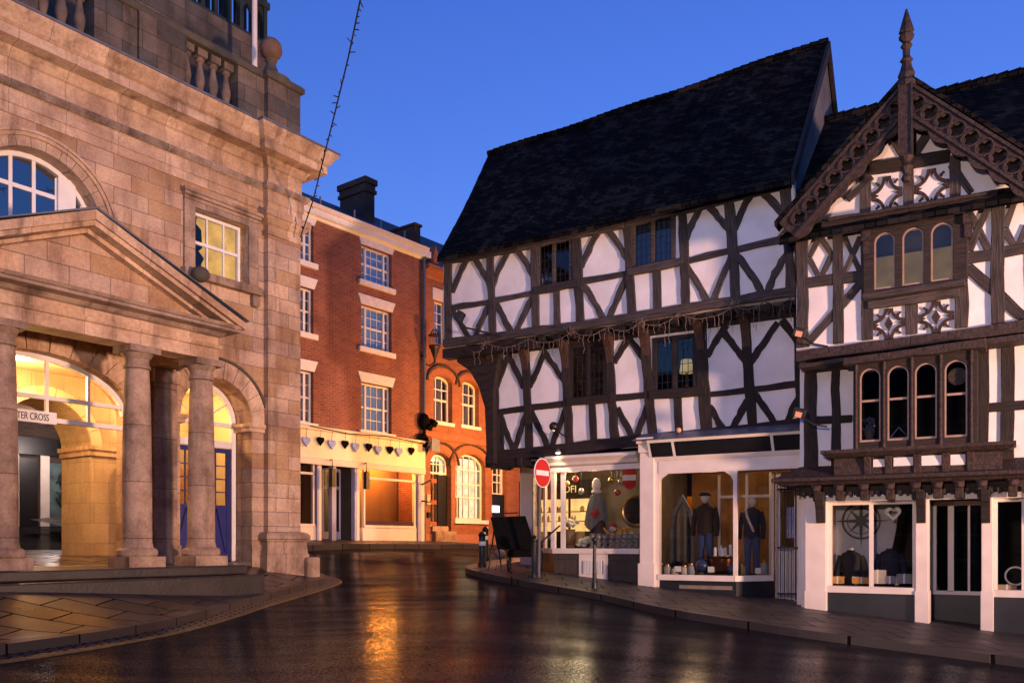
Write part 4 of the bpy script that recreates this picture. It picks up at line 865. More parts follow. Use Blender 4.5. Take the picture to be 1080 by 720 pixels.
R.part('plaster_wall', MB().prism([(0, fb_), (XE, fb_), (XE, jb), (0, jb)], .3, .42, [ho]), PLR)
s_ = MB(); s_.box(0, .14, .14, 7.6, jb, je+.3); s_.box(0, .14, .42, 7.6, .2, jb); s_.box(.14, XE, 7.45, 7.6, .2, je+.3); s_.box(XE-.14, XE, .42, 7.45, .2, je)
R.part('side_wall', s_, PLR)
s_ = MB(); s_.box(.14, XE-.14, .15, 7.4, jb-.2, jb-.08); s_.box(.14, XE-.14, .43, 7.4, fb_, fb_+.1); s_.box(.14, XE-.14, .3, 7.4, je+.1, je+.2); s_.box(.2, XE-.2, 2.6, 2.65, fb_+.1, je); R.part('floor', s_, DARKROOM)
# main roof
ry = 4.0; rzl, rzr = R.P(890, 117, -4.)[1], R.P(1080, 84.5, -4.)[1]
m_ = surf(lambda a, b: (-.25+(XE+.4)*a, -.3+4.3*b, je+(rzl+(rzr-rzl)*.5-je)*b), 30, 18, .13, .012); q = surf(lambda a, b: (-.25+(XE+.4)*a, 4.+4*b, (rzl+rzr)/2+(je-(rzl+rzr)/2)*b), 8, 4, .13); m_.add(q.v, q.f)
R.part('roof', m_, TILE)
rc = MB(); n = 26; rm_ = (rzl+rzr)/2
for i in range(n): rc.tube([(-.25+(XE+.4)*i/n, 4., rm_+.0), (-.25+(XE+.4)*(i+.995)/n, 4., rm_+.03)], .12, 8)
R.part('ridge_tiles', rc, TILE)
# gable: bargeboards pierced with quatrefoils
BO = .5; ft = R.P(822, 236, BO); ap = R.P(956, 84, BO); xa = ap[0]
def barge(sgn):
    dx, dz = ap[0]-ft[0], ap[1]-ft[1]; Ln = math.hypot(dx, dz); e = (dx/Ln, dz/Ln); nn = (e[1], -e[0])
    def pt(s, n):
        x = ft[0]+e[0]*s+nn[0]*n; z = ft[1]+e[1]*s+nn[1]*n
        return (x, z) if sgn > 0 else (2*xa-x, z)
    return pt, Ln
gr = []
for sgn in (1, -1):
    pt, Ln = barge(sgn); w = .44
    low = []; n = 60
    Ls = Ln-w*.72
    for i in range(n+1):
        s = Ls*i/n; low.append(pt(s, w+.02+.085*abs(math.sin(PI*s/.42))))
    outer = [pt(0, 0)]+low+[pt(Ln-.02, .06), pt(Ln, 0)]
    hs = []; k = 0; s = .28
    tr = MB(); hx = []
    while s < Ln-.42:
        c = (s, .225); hs.append([pt(c[0]+(.098+.026*math.cos(4*t))*math.cos(t), c[1]+(.098+.026*math.cos(4*t))*math.sin(t)) for t in [2*PI*j/28 for j in range(28)]])
        o_ = [pt(c[0]+.15*math.cos(2*PI*j/22), c[1]+.15*math.sin(2*PI*j/22)) for j in range(22)]; i_ = [pt(c[0]+.124*math.cos(2*PI*j/22), c[1]+.124*math.sin(2*PI*j/22)) for j in range(22)]
        tr.prism(o_, -BO-.035, -BO, [i_]); s += .285
    Bd = R.part('bargeboard', MB().prism(outer, -BO, -BO+.07, hs), CARVED)
    R.part('tracery', tr, CARVED, Bd)
    for a0, a1 in ((.0, .05), (.38, .43)): R.part('moulding', MB().prism([pt(0, a0), pt(0, a1), pt(Ln-(a1 if a0 else .02), a1), pt(Ln-a0, a0)], -BO-.05, -BO-.001), CARVED, Bd)
    R.part('backboard', MB().prism([pt(.1, .04), pt(.1, .46), pt(Ln-.4, .46), pt(Ln-.03, .04)], -BO+.16, -BO+.19), DARKOAK, Bd)
    gr.append([pt(-.06, -.05), pt(Ln+.0, -.05)])
rg = MB()
for sgn, (a, b) in zip((1, -1), gr):
    q = surf(lambda s, t, a=a, b=b: (a[0]+(b[0]-a[0])*t, -BO-.06+3.7*s, a[1]+(b[1]-a[1])*t+.05), 24, 18, .09, .008); rg.add(q.v, q.f)
R.part('gable_roof', rg, TILE)
sf = MB()
for a, b in gr:
    q = surf(lambda s, t, a=a, b=b: (a[0]+(b[0]-a[0])*t, -BO+.2+.3*s, a[1]+(b[1]-a[1])*t-.10), 2, 2, .05); sf.add(q.v, q.f)
R.part('verge_soffit', sf, pm('verge_plaster', (.6, .5, .44)))
fz = R.P(956, 93, BO)[1]; fzs = (fz-R.P(956, 166, BO)[1])
fi = MB().box(xa-.10, xa+.10, -BO-.13, -BO+.1, fz-fzs, fz+.05)
for s in (-1, 1): fi.box(xa+s*.1-.015, xa+s*.1+.015, -BO-.16, -BO-.13, fz-fzs, fz)
fi.lathe([(.06, fz-fzs-.42), (.09, fz-fzs-.36), (.05, fz-fzs-.28), (.11, fz-fzs-.18), (.06, fz-fzs-.1), (.12, fz-fzs)], xa, -BO, 10)
sp = lambda v: R.P(956, v, BO)[1]
fi.lathe([(.17, sp(93)), (.17, sp(88)), (.12, sp(84)), (.14, sp(79)), (.10, sp(73)), (.07, sp(66)), (.11, sp(64)), (.06, sp(60)), (.06, sp(52)), (.10, sp(49)), (.06, sp(45)), (.12, sp(41)), (.125, sp(38)), (.09, sp(36)), (.125, sp(34)), (.015, sp(10))], xa, -BO, 8)
R.part('finial', fi, CARVED)
T = .05
def rt(name, lst, off=T, dep=.09, mat=TIMBER): tset(R, name, lst, off, dep, mat)
rt('post', [([(845.5, 250), (846.5, 366)], .21), ([(883.5, 242), (883.5, 362)], .19), ([(914, 238), (914, 358)], .20), ([(1013.5, 222), (1014, 345)], .22), ([(1052, 212), (1052.5, 342)], .21), ([(1093, 205), (1093, 337)], .2), ([(1150, 260), (1150, 325)], .2), ([(1215, 250), (1215, 315)], .2)], T+.01)
rt('rail', [([(849, 298.5), (909, 290.5)], .20), ([(1019, 272.5), (1105, 257)], .20), ([(1105, 257), (1220, 238)], .2)])
rt('brace', [([(853, 250), (865, 272)], .09) if 0 else ([(864, 249), (853, 271)], .10), ([(865, 249), (877, 268)], .10), ([(853, 272), (864.5, 292)], .10), ([(877, 268), (865, 292)], .10),
             ([(889, 247), (907, 285)], .095), ([(1021, 219), (1043, 263)], .11), ([(1060, 242), (1072, 262)], .1), ([(1060, 240), (1070, 213)], .1), ([(1084, 237), (1072, 262)], .1),
             ([(852, 361), (908, 297)], .16), ([(1021, 281), (1090, 343)], .17), ([(920, 186), (893, 210)], .12), ([(1003, 173), (1024, 203)], .12)], T-.006)
rt('brace', [([(907, 249), (890, 287)], .095), ([(1043, 217), (1022, 264)], .11)], T+.006)
rt('tie_beam', [([(866, 236.5), (958, 221.5)], .20), ([(958, 221.5), (1052, 206)], .20)], T+.14, .2, DARKOAK); rt('moulded_cap', [([(873, 231), (1042, 203.5)], .06)], T+.22, .28, CARVED)
rt('collar', [([(916, 178), (1002, 163)], .22)], T+.02, .1, DARKOAK)
rt('stud', [([(912.5, 176), (912.5, 228)], .18), ([(957.5, 150), (958, 222)], .17), ([(1007, 163), (1007, 214)], .18), ([(961, 321), (961.5, 352)], .2)], T)
rt('brace', [([(940, 140), (957, 168)], .16), ([(978, 140), (960, 168)], .16)], T-.004)
def quatre(u0, v0, u1, v1, dia=False):
    x0, x1, z0, z1 = R.R(u0, v0, u1, v1, T); b = MB(); r = (x1-x0)/2*.92; rz = (z1-z0)/2*.92; t = .05
    for cx, cz, a0 in ((x0, z0, 0), (x1, z0, 90), (x1, z1, 180), (x0, z1, 270)):
        b.prism(arc(cx, cz, r, rz, a0, a0+90, 10)+arc(cx, cz, r-t, rz-t, a0+90, a0, 10), -T, 0)
        a = math.radians(a0+45); b.prism([(cx+q*math.cos(a+d), cz+q*math.sin(a+d)) for q, d in ((r*.45, -.16), (r*.62, -.09), (r*.74, -.16), (r*.80, -.05), (r*.80, .05), (r*.74, .16), (r*.62, .09), (r*.45, .16))], -T+.005, 0)
    xm, zm = (x0+x1)/2, (z0+z1)/2
    if dia: b.prism([(xm-.07, zm), (xm, zm-.13), (xm+.07, zm), (xm, zm+.13)], -T, 0)
    for px, pz, ddx, ddz in ((xm, z0, .05, .12), (xm, z1, .05, -.12), (x0, zm, .12, .05), (x1, zm, -.12, .05)):
        b.prism([(px-.05, pz), (px+.05, pz), (px, pz+ddz)][::1 if ddz > 0 else -1] if px == xm else [(px, pz-.05), (px+ddx, pz), (px, pz+.05)][::1 if ddx > 0 else -1], -T+.004, 0)
    R.part('quatrefoil_panel', b, CARVED)
quatre(919, 186, 951.5, 222.5); quatre(964, 178, 1001, 214.5); quatre(919.5, 325, 955, 357, True); quatre(968.5, 317.5, 1006, 350.5, True)
rt('rail', [([(915, 322), (1012, 307)], .14)], T+.05, .13); rt('window_sill', [([(909, 313), (1018, 296)], .10)], T+.16, .26, TIMBER)
# arch headed lights
TANPAINT = pm('tan_window_paint', (.34, .22, .16), (.25, .16, .12), .5, 5, .1)
def lights(fr, ls, y, x0, x1, z0, z1, mat, trans=None, glass_=DARKGLASS, paint=None):
    paint = paint or TANPAINT
    hs = [archpoly(c, w, a, b-w, n=12) for c, w, a, b in ls]
    wd = fr.part('window', MB().prism(rect(x0, x1, z0, z1), y, y+.12, hs), mat, bevel=.008)
    for c, w, a, b in ls:
        fr.part('casement', MB().prism(archpoly(c, w, a, b-w, n=12), y+.04, y+.08, [archpoly(c, w-.024, a+.04, b-w, n=12)]), paint, wd)
        if trans: fr.part('meeting_rail', MB().box(c-w+.03, c+w-.03, y+.045, y+.075, trans-.02, trans+.02), paint, wd)
        fr.part('pane', MB().prism(archpoly(c, w-.03, a+.02, b-w, n=12), y+.056, y+.062), glass_, wd)
    return wd
mirror = glass('sky_reflecting_glass', (.85, .85, .9), .0, .02)
UW_ = lights(R, UL, -.16, UL[0][0]-UL[0][1]-.18, UL[-1][0]+UL[0][1]+.22, UL[0][2]-.06, UL[0][3]+.10, DARKOAK, glass_=mirror)
for x in (UL[0][0]-UL[0][1]-.2, UL[-1][0]+UL[0][1]+.16):
    b = MB(); b.box(x, x+.14, -.24, -.03, UL[0][3]-.12, UL[0][3]+.12); b.box(x+.02, x+.12, -.2, -.03, UL[0][3]-.35, UL[0][3]-.12); R.part('window_bracket', b, CARVED)
R.box('blind_or_reflection', emit('ochre_reflection_glow', (.50, .29, .07), .50), hu[0][0]+.02, hu[1][0]-.02, .05, .06, hu[0][1], hu[0][1]+.62*(hu[2][1]-hu[0][1]), parent=UW_)  # glowing ochre sheet stands in for the stone reflected in the lower panes
ox0, ox1 = R.X(900, .22), R.X(1031, .22); o0, o1 = R.P(965, 470, .22)[1], R.P(965, 373, .22)[1]
OO = lights(R, OL, -.24, ox0, ox1, o0, o1, DARKOAK, trans=(OL[0][2]*.44+OL[0][3]*.56), glass_=DARKGLASS)
for i in range(5):
    xx = ox0+.04+i*(ox1-ox0-.08)/4; xx = (OL[0][0]-OL[0][1]-.06 if i == 0 else OL[-1][0]+OL[0][1]+.06 if i == 4 else (OL[i-1][0]+OL[i][0])/2); R.part('colonnette', MB().lathe([(.035, o0), (.028, o0+.15), (.022, o1-.25), (.035, o1-.2), (.03, o1)], xx, -.25, 8), CARVED, OO)
R.part('disc_plaque', MB().prism([(OL[3][0]+.02+.15*math.cos(2*PI*i/24), OL[3][3]-.27+.15*math.sin(2*PI*i/24)) for i in range(24)], -.13, -.11), pm('gilt_disc', (.5, .27, .1), (.15, .08, .04), .5, 22, .3), OO)
b = MB(); b.box(ox0, ox0+.1, -.12, .3, o0, o1); b.box(ox1-.1, ox1, -.12, .3, o0, o1); b.box(ox0, ox1, -.12, .3, o0-.12, o0); R.part('oriel_cheek', b, DARKOAK, OO)
R.part('oriel_base', MB().sweep([(0, o0-.66), (.22, o0-.62), (.34, o0-.54), (.34, o0-.15), (.46, o0-.12), (.545, o0-.06), (.545, o0-.0), (0, o0+.01)], [(ox0-.02, .30), (ox0-.02, .28), (ox1+.02, .28), (ox1+.02, .30)]), CARVED, OO)
for u0, u1, vt, vb in ((921, 933.5, 484, 492), (942.5, 963, 482, 491), (972, 993, 480, 490.5), (1002.5, 1018, 479, 490)):
    a = R.R(u0, vt, u1, vb, .07); R.box('plaster_panel', PLR, a[0], a[1], -.075, -.04, a[2], a[3], parent=OO)
for i, u in enumerate((916, 938, 968, 998, 1024)):
    xx = R.X(u, -.05); q = [(-.14, o0-.53), (-.19, o0-.45), (-.21, o0-.3), (-.26, o0-.14), (.0, o0-.14), (.0, o0-.53)]
    v = [(xx+s, y+.1, z) for s in (-.06, .06) for y, z in q]; R.part('bracket', MB().add(v, [tuple(range(6)), tuple(range(6, 12))[::-1]]+[(i, (i+1) % 6, 6+(i+1) % 6, 6+i) for i in range(6)]), CARVED, OO, bevel=.012)
rt('jetty_beam', [([(839, 375.5), (960, 360)], .20), ([(960, 360), (1090, 342)], .20), ([(1090, 342), (1230, 324)], .2)], T+.08, .2, CARVED)
rt('jetty_moulding', [([(842, 386), (1100, 352)], .08), ([(1100, 352), (1230, 336)], .08)], T+.16, .5, CARVED); rt('oriel_cornice', [([(889, 381.5), (1040, 361)], .13)], .42, .5, CARVED)
# first floor frame
F1 = -.3+.05
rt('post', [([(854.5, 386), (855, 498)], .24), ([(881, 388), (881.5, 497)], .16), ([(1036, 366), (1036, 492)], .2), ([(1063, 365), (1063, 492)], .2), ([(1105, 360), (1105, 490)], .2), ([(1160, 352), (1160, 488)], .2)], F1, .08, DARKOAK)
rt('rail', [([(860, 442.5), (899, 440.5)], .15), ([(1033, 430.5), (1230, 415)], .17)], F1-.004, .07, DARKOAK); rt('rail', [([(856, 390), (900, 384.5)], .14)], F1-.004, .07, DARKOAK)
# pent cornice over the shop with carved corbels
pz = R.P(960, 502, .1)[1]; pb = R.P(960, 519, -.1)[1]
R.part('shop_cornice', MB().sweep([(-.05, pz+.30), (.10, pz+.22), (.32, pz+.08), (.42, pz+.04), (.42, pz-.02), (.34, pz-.05), (.30, pz-.09), (.04, pz-.10), (.04, pb+.02), (-.05, pb)], [(-.02, 1.), (-.02, .28), (XE, .28)]), CARVED)
for i, u in enumerate((860, 884, 910, 937.5, 965, 988, 1011, 1035, 1068)):
    xx = R.X(u, 0.05); b = MB(); b.box(xx-.09, xx+.09, -.05, .24, pb+.08, pz-.10); b.box(xx-.07, xx+.07, .06, .24, pb-.12, pb+.08); b.lathe([(.08, pz-.22), (.1, pz-.17), (.08, pz-.12)], xx, -.06, 8); R.part('corbel', b, CARVED, bevel=.015)
dn = MB()
for i in range(60):
    xx = .1+i*.12
    if xx < XE: dn.box(xx-.03, xx+.03, .15, .24, pb-.03, pb+.05)
R.part('dentils', dn, CARVED)
# shop front
G = -.28; gb_ = .1
def pil(u0, u1, name='pilaster', zt=pb):
    x0, x1 = R.X(u0, G), R.X(u1, G); b = MB(); b.box(x0, x1, .28, .62, gb_-.2, zt); b.box(x0-.015, x1+.015, .265, .62, gb_-.2, R.P((u0+u1)/2, 623, G)[1]); return R.part(name, b, PINKPAINT, bevel=.01)
for u0, u1 in ((849, 871), (965.5, 979), (1035, 1047), (1110, 1124), (1195, 1210)): pil(u0, u1)
for u0, u1 in ((858.5, 868), (965.5, 975), (1034, 1044), (1110, 1121)):
    x0, x1 = R.X(u0, 0), R.X(u1, 0); zt, zl = pb+.02, R.P((u0+u1)/2, 551, 0)[1]; y1 = .262
    v = [(x, y, z) for x in (x0, x1) for y, z in ((y1, zl), (.18, zl), (.12, zl+.25), (.02, zl+.42), (.0, zt), (y1, zt))]
    R.part('bracket', MB().add(v, [tuple(range(6)), tuple(range(6, 12))[::-1]]+[(i, (i+1) % 6, 6+(i+1) % 6, 6+i) for i in range(6)]), DARKOAK, bevel=.012)
lt0 = R.P(915, 528, G)[1]
R.box('lintel', PINKPAINT, R.X(871, G), XE-.2, .33, .55, lt0, pb-.02)
GS = -.5; sz_ = R.P(917, 618, GS)[1]
def shopwin(u0, u1, mull):
    x0, x1 = R.X(u0, G), R.X(u1, G); b = MB(); b.box(x0, x0+.07, .48, .6, sz_, lt0); b.box(x1-.07, x1, .48, .6, sz_, lt0); b.box(x0+.07, x1-.07, .48, .6, lt0-.06, lt0); b.box(x0, x1, .30, .62, sz_-.12, sz_)
    for u in mull: xm = R.X(u, GS); b.box(xm-.035, xm+.035, .47, .55, sz_, lt0-.06)
    w = R.part('shop_window', b, PINKPAINT); R.part('pane', MB().box(x0+.06, x1-.06, .51, .516, sz_, lt0-.05), SHOPGLASS, w)
    R.box('stall_riser', CHAR, x0, x1, .36, .5, gb_-.2, sz_-.121); R.box('display_floor', DARKOAK, x0, x1, .6, 1.5, sz_-.1, sz_-.01)
shopwin(871, 965.5, [919]); shopwin(1047, 1110, [1080]); shopwin(1124, 1195, [])
dx0, dx1 = R.X(979, G), R.X(1035, G)
b = MB(); b.box(dx0, dx1, 1.25, 1.3, .1, sz_-.1); R.part('door_panel', b, BLACK)
b = MB(); b.box(dx0, dx0+.06, 1.2, 1.3, sz_-.1, lt0); xm = R.X(1003, -1.25); b.box(xm-.05, xm+.05, 1.2, 1.3, sz_-.1, lt0); b.box(dx0, dx1, 1.2, 1.3, sz_-.15, sz_-.08); b.box(dx0, dx1, 1.2, 1.3, lt0-.08, lt0); xm = R.X(1022, -1.25); b.box(xm-.02, xm+.02, 1.22, 1.28, sz_-.1, lt0)
w = R.part('door_screen', b, PINKPAINT); R.part('pane', MB().box(dx0, dx1, 1.25, 1.256, sz_-.08, lt0), DARKGLASS, w)
b = MB(); b.box(dx0-.02, dx0-.001, .6, 1.3, gb_, lt0); b.box(dx1+.001, dx1+.02, .6, 1.3, gb_, lt0); R.part('lobby_cheek', b, CHAR)
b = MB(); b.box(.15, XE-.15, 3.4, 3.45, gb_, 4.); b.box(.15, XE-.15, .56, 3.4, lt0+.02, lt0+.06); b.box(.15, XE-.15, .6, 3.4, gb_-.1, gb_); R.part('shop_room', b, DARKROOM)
# ================================================================== ground, road, pavements
def grid_sheet(name, x0, x1, y0, y1, st, fn, mat):
    nx, ny = int((x1-x0)/st), int((y1-y0)/st); v = [(x0+(x1-x0)*i/nx, y0+(y1-y0)*j/ny, 0) for j in range(ny+1) for i in range(nx+1)]
    v = [(x, y, fn(x, y)) for x, y, _ in v]; f = [(j*(nx+1)+i, j*(nx+1)+i+1, (j+1)*(nx+1)+i+1, (j+1)*(nx+1)+i) for j in range(ny) for i in range(nx)]
    o = mesh(name, MB().add(v, f), mat, smooth=True); return tag(o, kind='structure')
def road_material():
    m, t, b, o = nt('wet_asphalt'); v = coords(t)
    n1 = noise(t, v, .45, 6, .6); n2 = noise(t, v, 44, 5, .75); n3 = noise(t, coords(t, (.25, 1.6, 1)), .9, 4)
    c = mixc(t, ramp(t, n1, .35, .65), (.0105, .0100, .0110), (.019, .0175, .019)); c = mixc(t, .5, c, mixc(t, 1., c, ramp(t, n2, .3, .7, (.2, .2, .2), (2.2, 2.1, 2.)), 'MULTIPLY'))
    t.links.new(c, b.inputs['Base Color'])
    rg = mixc(t, .5, ramp(t, n1, .38, .62, (.20,)*3, (.46,)*3), ramp(t, n3, .4, .65, (.20,)*3, (.5,)*3)); t.links.new(rg, b.inputs['Roughness']); b.inputs['Specular IOR Level'].default_value = .12
    b.inputs['Roughness'].default_value = .95; b.inputs['Specular IOR Level'].default_value = 0.
    for l in list(t.links):
        if l.to_socket == b.inputs['Roughness']: t.links.remove(l)
    gl = t.nodes.new('ShaderNodeBsdfGlossy'); t.links.new(mixc(t, .5, ramp(t, n1, .38, .62, (.10,)*3, (.22,)*3), ramp(t, n3, .4, .65, (.10,)*3, (.24,)*3)), gl.inputs['Roughness'])
    wet = mixc(t, .5, ramp(t, n3, .35, .68, (.03,)*3, (.2,)*3), ramp(t, n1, .36, .64, (.24,)*3, (.05,)*3)); wet = mixc(t, 1., wet, ramp(t, n2, .38, .62, (.08,)*3, (1.9,)*3), 'MULTIPLY')
    mx = t.nodes.new('ShaderNodeMixShader'); t.links.new(wet, mx.inputs[0]); t.links.new(b.outputs[0], mx.inputs[1]); t.links.new(gl.outputs[0], mx.inputs[2]); t.links.new(mx.outputs[0], o.inputs[0])
    p = bump(t, None, n2, .5, .008); bump(t, b, noise(t, v, 1.6, 3), .18, .06, p)
    q = bump(t, None, n2, .22, .004); q = bump(t, None, noise(t, v, 5., 3), .12, .012, q); t.links.new(q, gl.inputs['Normal']); return m
ASPH = road_material()
grid_sheet('road', -60, 60, -40, 90, 1.0, lambda x, y: g(x, y)-.12, ASPH)
def resample(pts, n):
    d = [0]
    for a, b in zip(pts, pts[1:]): d.append(d[-1]+math.hypot(b[0]-a[0], b[1]-a[1]))
    out = []
    for i in range(n+1):
        s = d[-1]*i/n; k = max(j for j in range(len(d)) if d[j] <= s+1e-9); k = min(k, len(pts)-2); f = (s-d[k])/(d[k+1]-d[k])
        out.append((pts[k][0]+(pts[k+1][0]-pts[k][0])*f, pts[k][1]+(pts[k+1][1]-pts[k][1])*f))
    return out
def smooth_path(p, it=2):
    for _ in range(it):
        q = [p[0]]
        for a, b in zip(p, p[1:]): q += [(a[0]*.75+b[0]*.25, a[1]*.75+b[1]*.25), (a[0]*.25+b[0]*.75, a[1]*.25+b[1]*.75)]
        p = q+[p[-1]]
    return p
def strip(name, outer, inner, mat, n=60, m=8, h=0.0, rise=0.):
    a, b = resample(outer, n), resample(inner, n); v = []
    for p, q in zip(a, b):
        for k in range(m+1):
            x, y = p[0]+(q[0]-p[0])*k/m, p[1]+(q[1]-p[1])*k/m; v.append((x, y, g(x, y)+h+rise*sst(.04, .4, k/m)))
    f = [(i*(m+1)+k, (i+1)*(m+1)+k, (i+1)*(m+1)+k+1, i*(m+1)+k+1) for i in range(n) for k in range(m)]
    return tag(mesh(name, MB().add(v, f), mat, smooth=True), kind='structure')
def ribbon(name, path, w0, w1, h0, h1, mat, n=90):
    """box following a path: lateral offsets w0..w1, heights h0..h1 above the pavement level"""
    p = resample(path, n); v = []; f = []
    for i, c in enumerate(p):
        a, b = p[max(i-1, 0)], p[min(i+1, n)]; l = math.hypot(b[0]-a[0], b[1]-a[1]); nx, ny = -(b[1]-a[1])/l, (b[0]-a[0])/l
        for w, h in ((w0, h0), (w1, h0), (w1, h1), (w0, h1)):
            x, y = c[0]+nx*w, c[1]+ny*w; v.append((x, y, g(x, y)+h))
    for i in range(n):
        for k in range(4): f.append((i*4+k, i*4+(k+1) % 4, i*4+4+(k+1) % 4, i*4+4+k))
    f += [(0, 1, 2, 3), (n*4+3, n*4+2, n*4+1, n*4)]
    return tag(mesh(name, MB().add(v, f), mat), kind='structure')
FLAGS = courses('wet_paving', (.038, .030, .027), (.017, .015, .014), (.003, .003, .003), .9, .6, .017, .2, .7, 'xy', dist=.02, stain=0, spec=.5, r2=.42, third=(.07, .05, .04))
FLAGS2 = courses('paving_slabs', (.056, .043, .038), (.029, .024, .022), (.005, .005, .004), .75, .62, .012, .4, .7, 'xy', dist=.02, stain=0, spec=.35, r2=.6)
KERB = courses('kerb_stone', (.036, .029, .029), (.02, .017, .017), (.006, .005, .005), 60., .85, .014, .45, .5, 'xy', stain=0, spec=.4)
lk = smooth_path([(-9.5, 1.5), (-6.6, 7.2)]+[PG(*p) for p in ((0, 680), (137, 661), (200, 648), (270, 628))]+[(-4.05, 17.4), (-4.0, 18.7), (-4.7, 19.9), (-7, 22), (-12, 26)])
strip('pavement', lk, [(-20, 4), (-15, 8), (-12, 12), (-9, 16), (-7, 18.), (-6.5, 18.8), (-6.7, 19.5), (-9, 21), (-13, 23)], FLAGS, 70, 14, rise=.29)
ribbon('kerb', lk, -.02, .15, -.2, .006, KERB)
ribbon('road_marking', lk, -.36, -.29, -.2, -.098, pm('worn_yellow_line', (.13, .088, .035), (.05, .036, .02), .5, 9, .1), 140)
ribbon('gutter', lk, -.30, -.022, -.3, -.105, courses('gutter_setts', (.05, .048, .055), (.03, .029, .034), (.008, .008, .008), .2, .11, .014, .28, .6, 'xy', stain=0, spec=.5), 140)
rk_ = smooth_path([(2.6, 31), (1.0, 26.5), (-.3, 23.4), (-1.05, 21.3), PG(489, 598.5)]+[PG(*p) for p in ((510, 604), (545, 611), (587, 618), (640, 627), (695, 640.5), (775, 653), (850, 664.5), (1000, 684), (1080, 694), (1200, 712))]+[(10.5, 5.5), (13, 0)])
strip('pavement', rk_, [(6.5, 30), (5, 27), (3.5, 24.5), (3, 22.6), (3.3, 21.8), (4, 21.3), (5, 20.6), (6.5, 19.6), (8, 18.8), (9.5, 17.9), (11, 16.8), (13, 15), (16, 9), (18, 3)], FLAGS2, 110, 12)
ribbon('kerb', rk_, -.02, .14, -.2, .006, KERB, 120)
fk = [K.W(-12, -1.4)[:2], K.W(KX(318), -1.35)[:2], K.W(KX(440), -1.3)[:2], K.W(XR+6, -1.2)[:2], K.W(XR+16, -1.2)[:2]]
strip('pavement', fk, [K.W(-12, .3)[:2], K.W(XR+16, .3)[:2]], FLAGS2, 60, 4, .03); ribbon('kerb', fk, -.02, .14, -.2, .036, KERB)
def gz_(x, y): return g(x, y)

# the terrace on the near side of the street: beside and behind the camera, mirrored in the shop windows
TW_ = Frame('brick_terrace', -17.5, 6.5, .856, -.517, 0, 'dark brick terrace opposite the timber houses, mirrored in their windows')
tl = 31.; th_ = 7.6
hl = [rect(1.2+i*3., 2.4+i*3., 4.3, 6.3) for i in range(10)]+[rect(.9+i*3., 2.7+i*3., .9, 3.) for i in range(10)]
TW_.part('wall', MB().prism([(0, -1.5), (tl, -1.5), (tl, th_), (0, th_)], -.3, 0, hl), REDBRICK)
bb_ = MB(); bb_.box(0, tl, -7, -6.8, -1.5, th_); bb_.box(0, .2, -6.8, -.31, -1.5, th_); bb_.box(tl-.2, tl, -6.8, -.31, -1.5, th_); bb_.box(.2, tl-.2, -6.8, -.31, 3.4, 3.6); TW_.part('side_wall', bb_, REDBRICK)
TW_.part('roof', MB().add([(0, .3, th_), (tl, .3, th_), (tl, -3.4, th_+3), (0, -3.4, th_+3), (0, -7, th_), (tl, -7, th_)], [(0, 1, 2, 3), (3, 2, 5, 4), (0, 3, 4), (1, 5, 2), (0, 4, 5, 1)]), SLATE)
for h_ in hl:
    x0, z0 = h_[0]; x1, z1 = h_[2]; b = MB().box(x0, x0+.08, -.2, -.1, z0, z1); b.box(x1-.08, x1, -.2, -.1, z0, z1); b.box(x0, x1, -.2, -.1, z1-.08, z1); b.box(x0, x1, -.2, -.1, z0, z0+.08); b.box(x0, x1, -.19, -.11, (z0+z1)/2-.03, (z0+z1)/2+.03); b.box((x0+x1)/2-.02, (x0+x1)/2+.02, -.19, -.12, z0, z1)
    w = TW_.part('window', b, WHITE); TW_.part('pane', MB().box(x0+.05, x1-.05, -.155, -.15, z0+.05, z1-.05), DARKGLASS, w)

# ================================================================== street furniture
def at(u, v): x, y = PG(u, v); return (x, y, g(x, y))
def bollard(u, v, h, label, r=.085):
    e = empty('bollard', at(u, v), 0, label, 'bollard', 'striped bollards at the kerb corner')
    mesh('shaft', MB().lathe([(r*1.25, -.05), (r*1.25, .1), (r, .13), (r*.95, h*.72), (r*.95, h*.86), (r*1.1, h*.88), (r*1.15, h*.92), (r*.8, h*.97), (r*.3, h)], 0, 0, 16), BLACK, e, smooth=True)
    mesh('reflective_band', MB().lathe([(r*.97, h*.60), (r*1.0, h*.605), (r*1.0, h*.715), (r*.97, h*.72)], 0, 0, 16), SIGNWHITE, e, smooth=True)
    return e
def decal(name, quad, mat, h):
    q = [PG(*p) for p in quad]; n = 10; v = []
    for i in range(n+1):
        for j in range(5):
            s, r = i/n, j/4; x = (q[0][0]*(1-s)+q[1][0]*s)*(1-r)+(q[3][0]*(1-s)+q[2][0]*s)*r; y = (q[0][1]*(1-s)+q[1][1]*s)*(1-r)+(q[3][1]*(1-s)+q[2][1]*s)*r; v.append((x, y, g(x, y)-.12+h))
    return tag(mesh(name, MB().add(v, [(i*5+j, (i+1)*5+j, (i+1)*5+j+1, i*5+j+1) for i in range(n) for j in range(4)]), mat), kind='structure')
decal('road_marking', [(880, 722), (960, 730), (955, 733), (875, 725)], pm('worn_white_line', (.22, .2, .2), (.06, .055, .055), .6, 12, .2), .012)
bollard(508.5, 597.5, .86, 'black bollard with white band nearest the kerb corner', .085); bollard(512, 590, .9, 'black bollard with white band half hidden behind the front one', .08)
sp_ = at(563.5, 608.5); lean = .035
e = empty('bollard', sp_, 0, 'taller plain black bollard at the foot of the no entry sign', 'bollard')
mesh('shaft', MB().lathe([(.085, -.05), (.085, .12), (.065, .15), (.06, .78), (.075, .8), (.075, .84), (.04, .87), (.05, .9), (.02, .93)], 0, 0, 14), BLACK, e, smooth=True)
e = empty('no_entry_sign', (sp_[0]+.10, sp_[1]+.12, sp_[2]), .95, 'round red no entry sign on a thin dark pole by the corner shop', 'road sign')
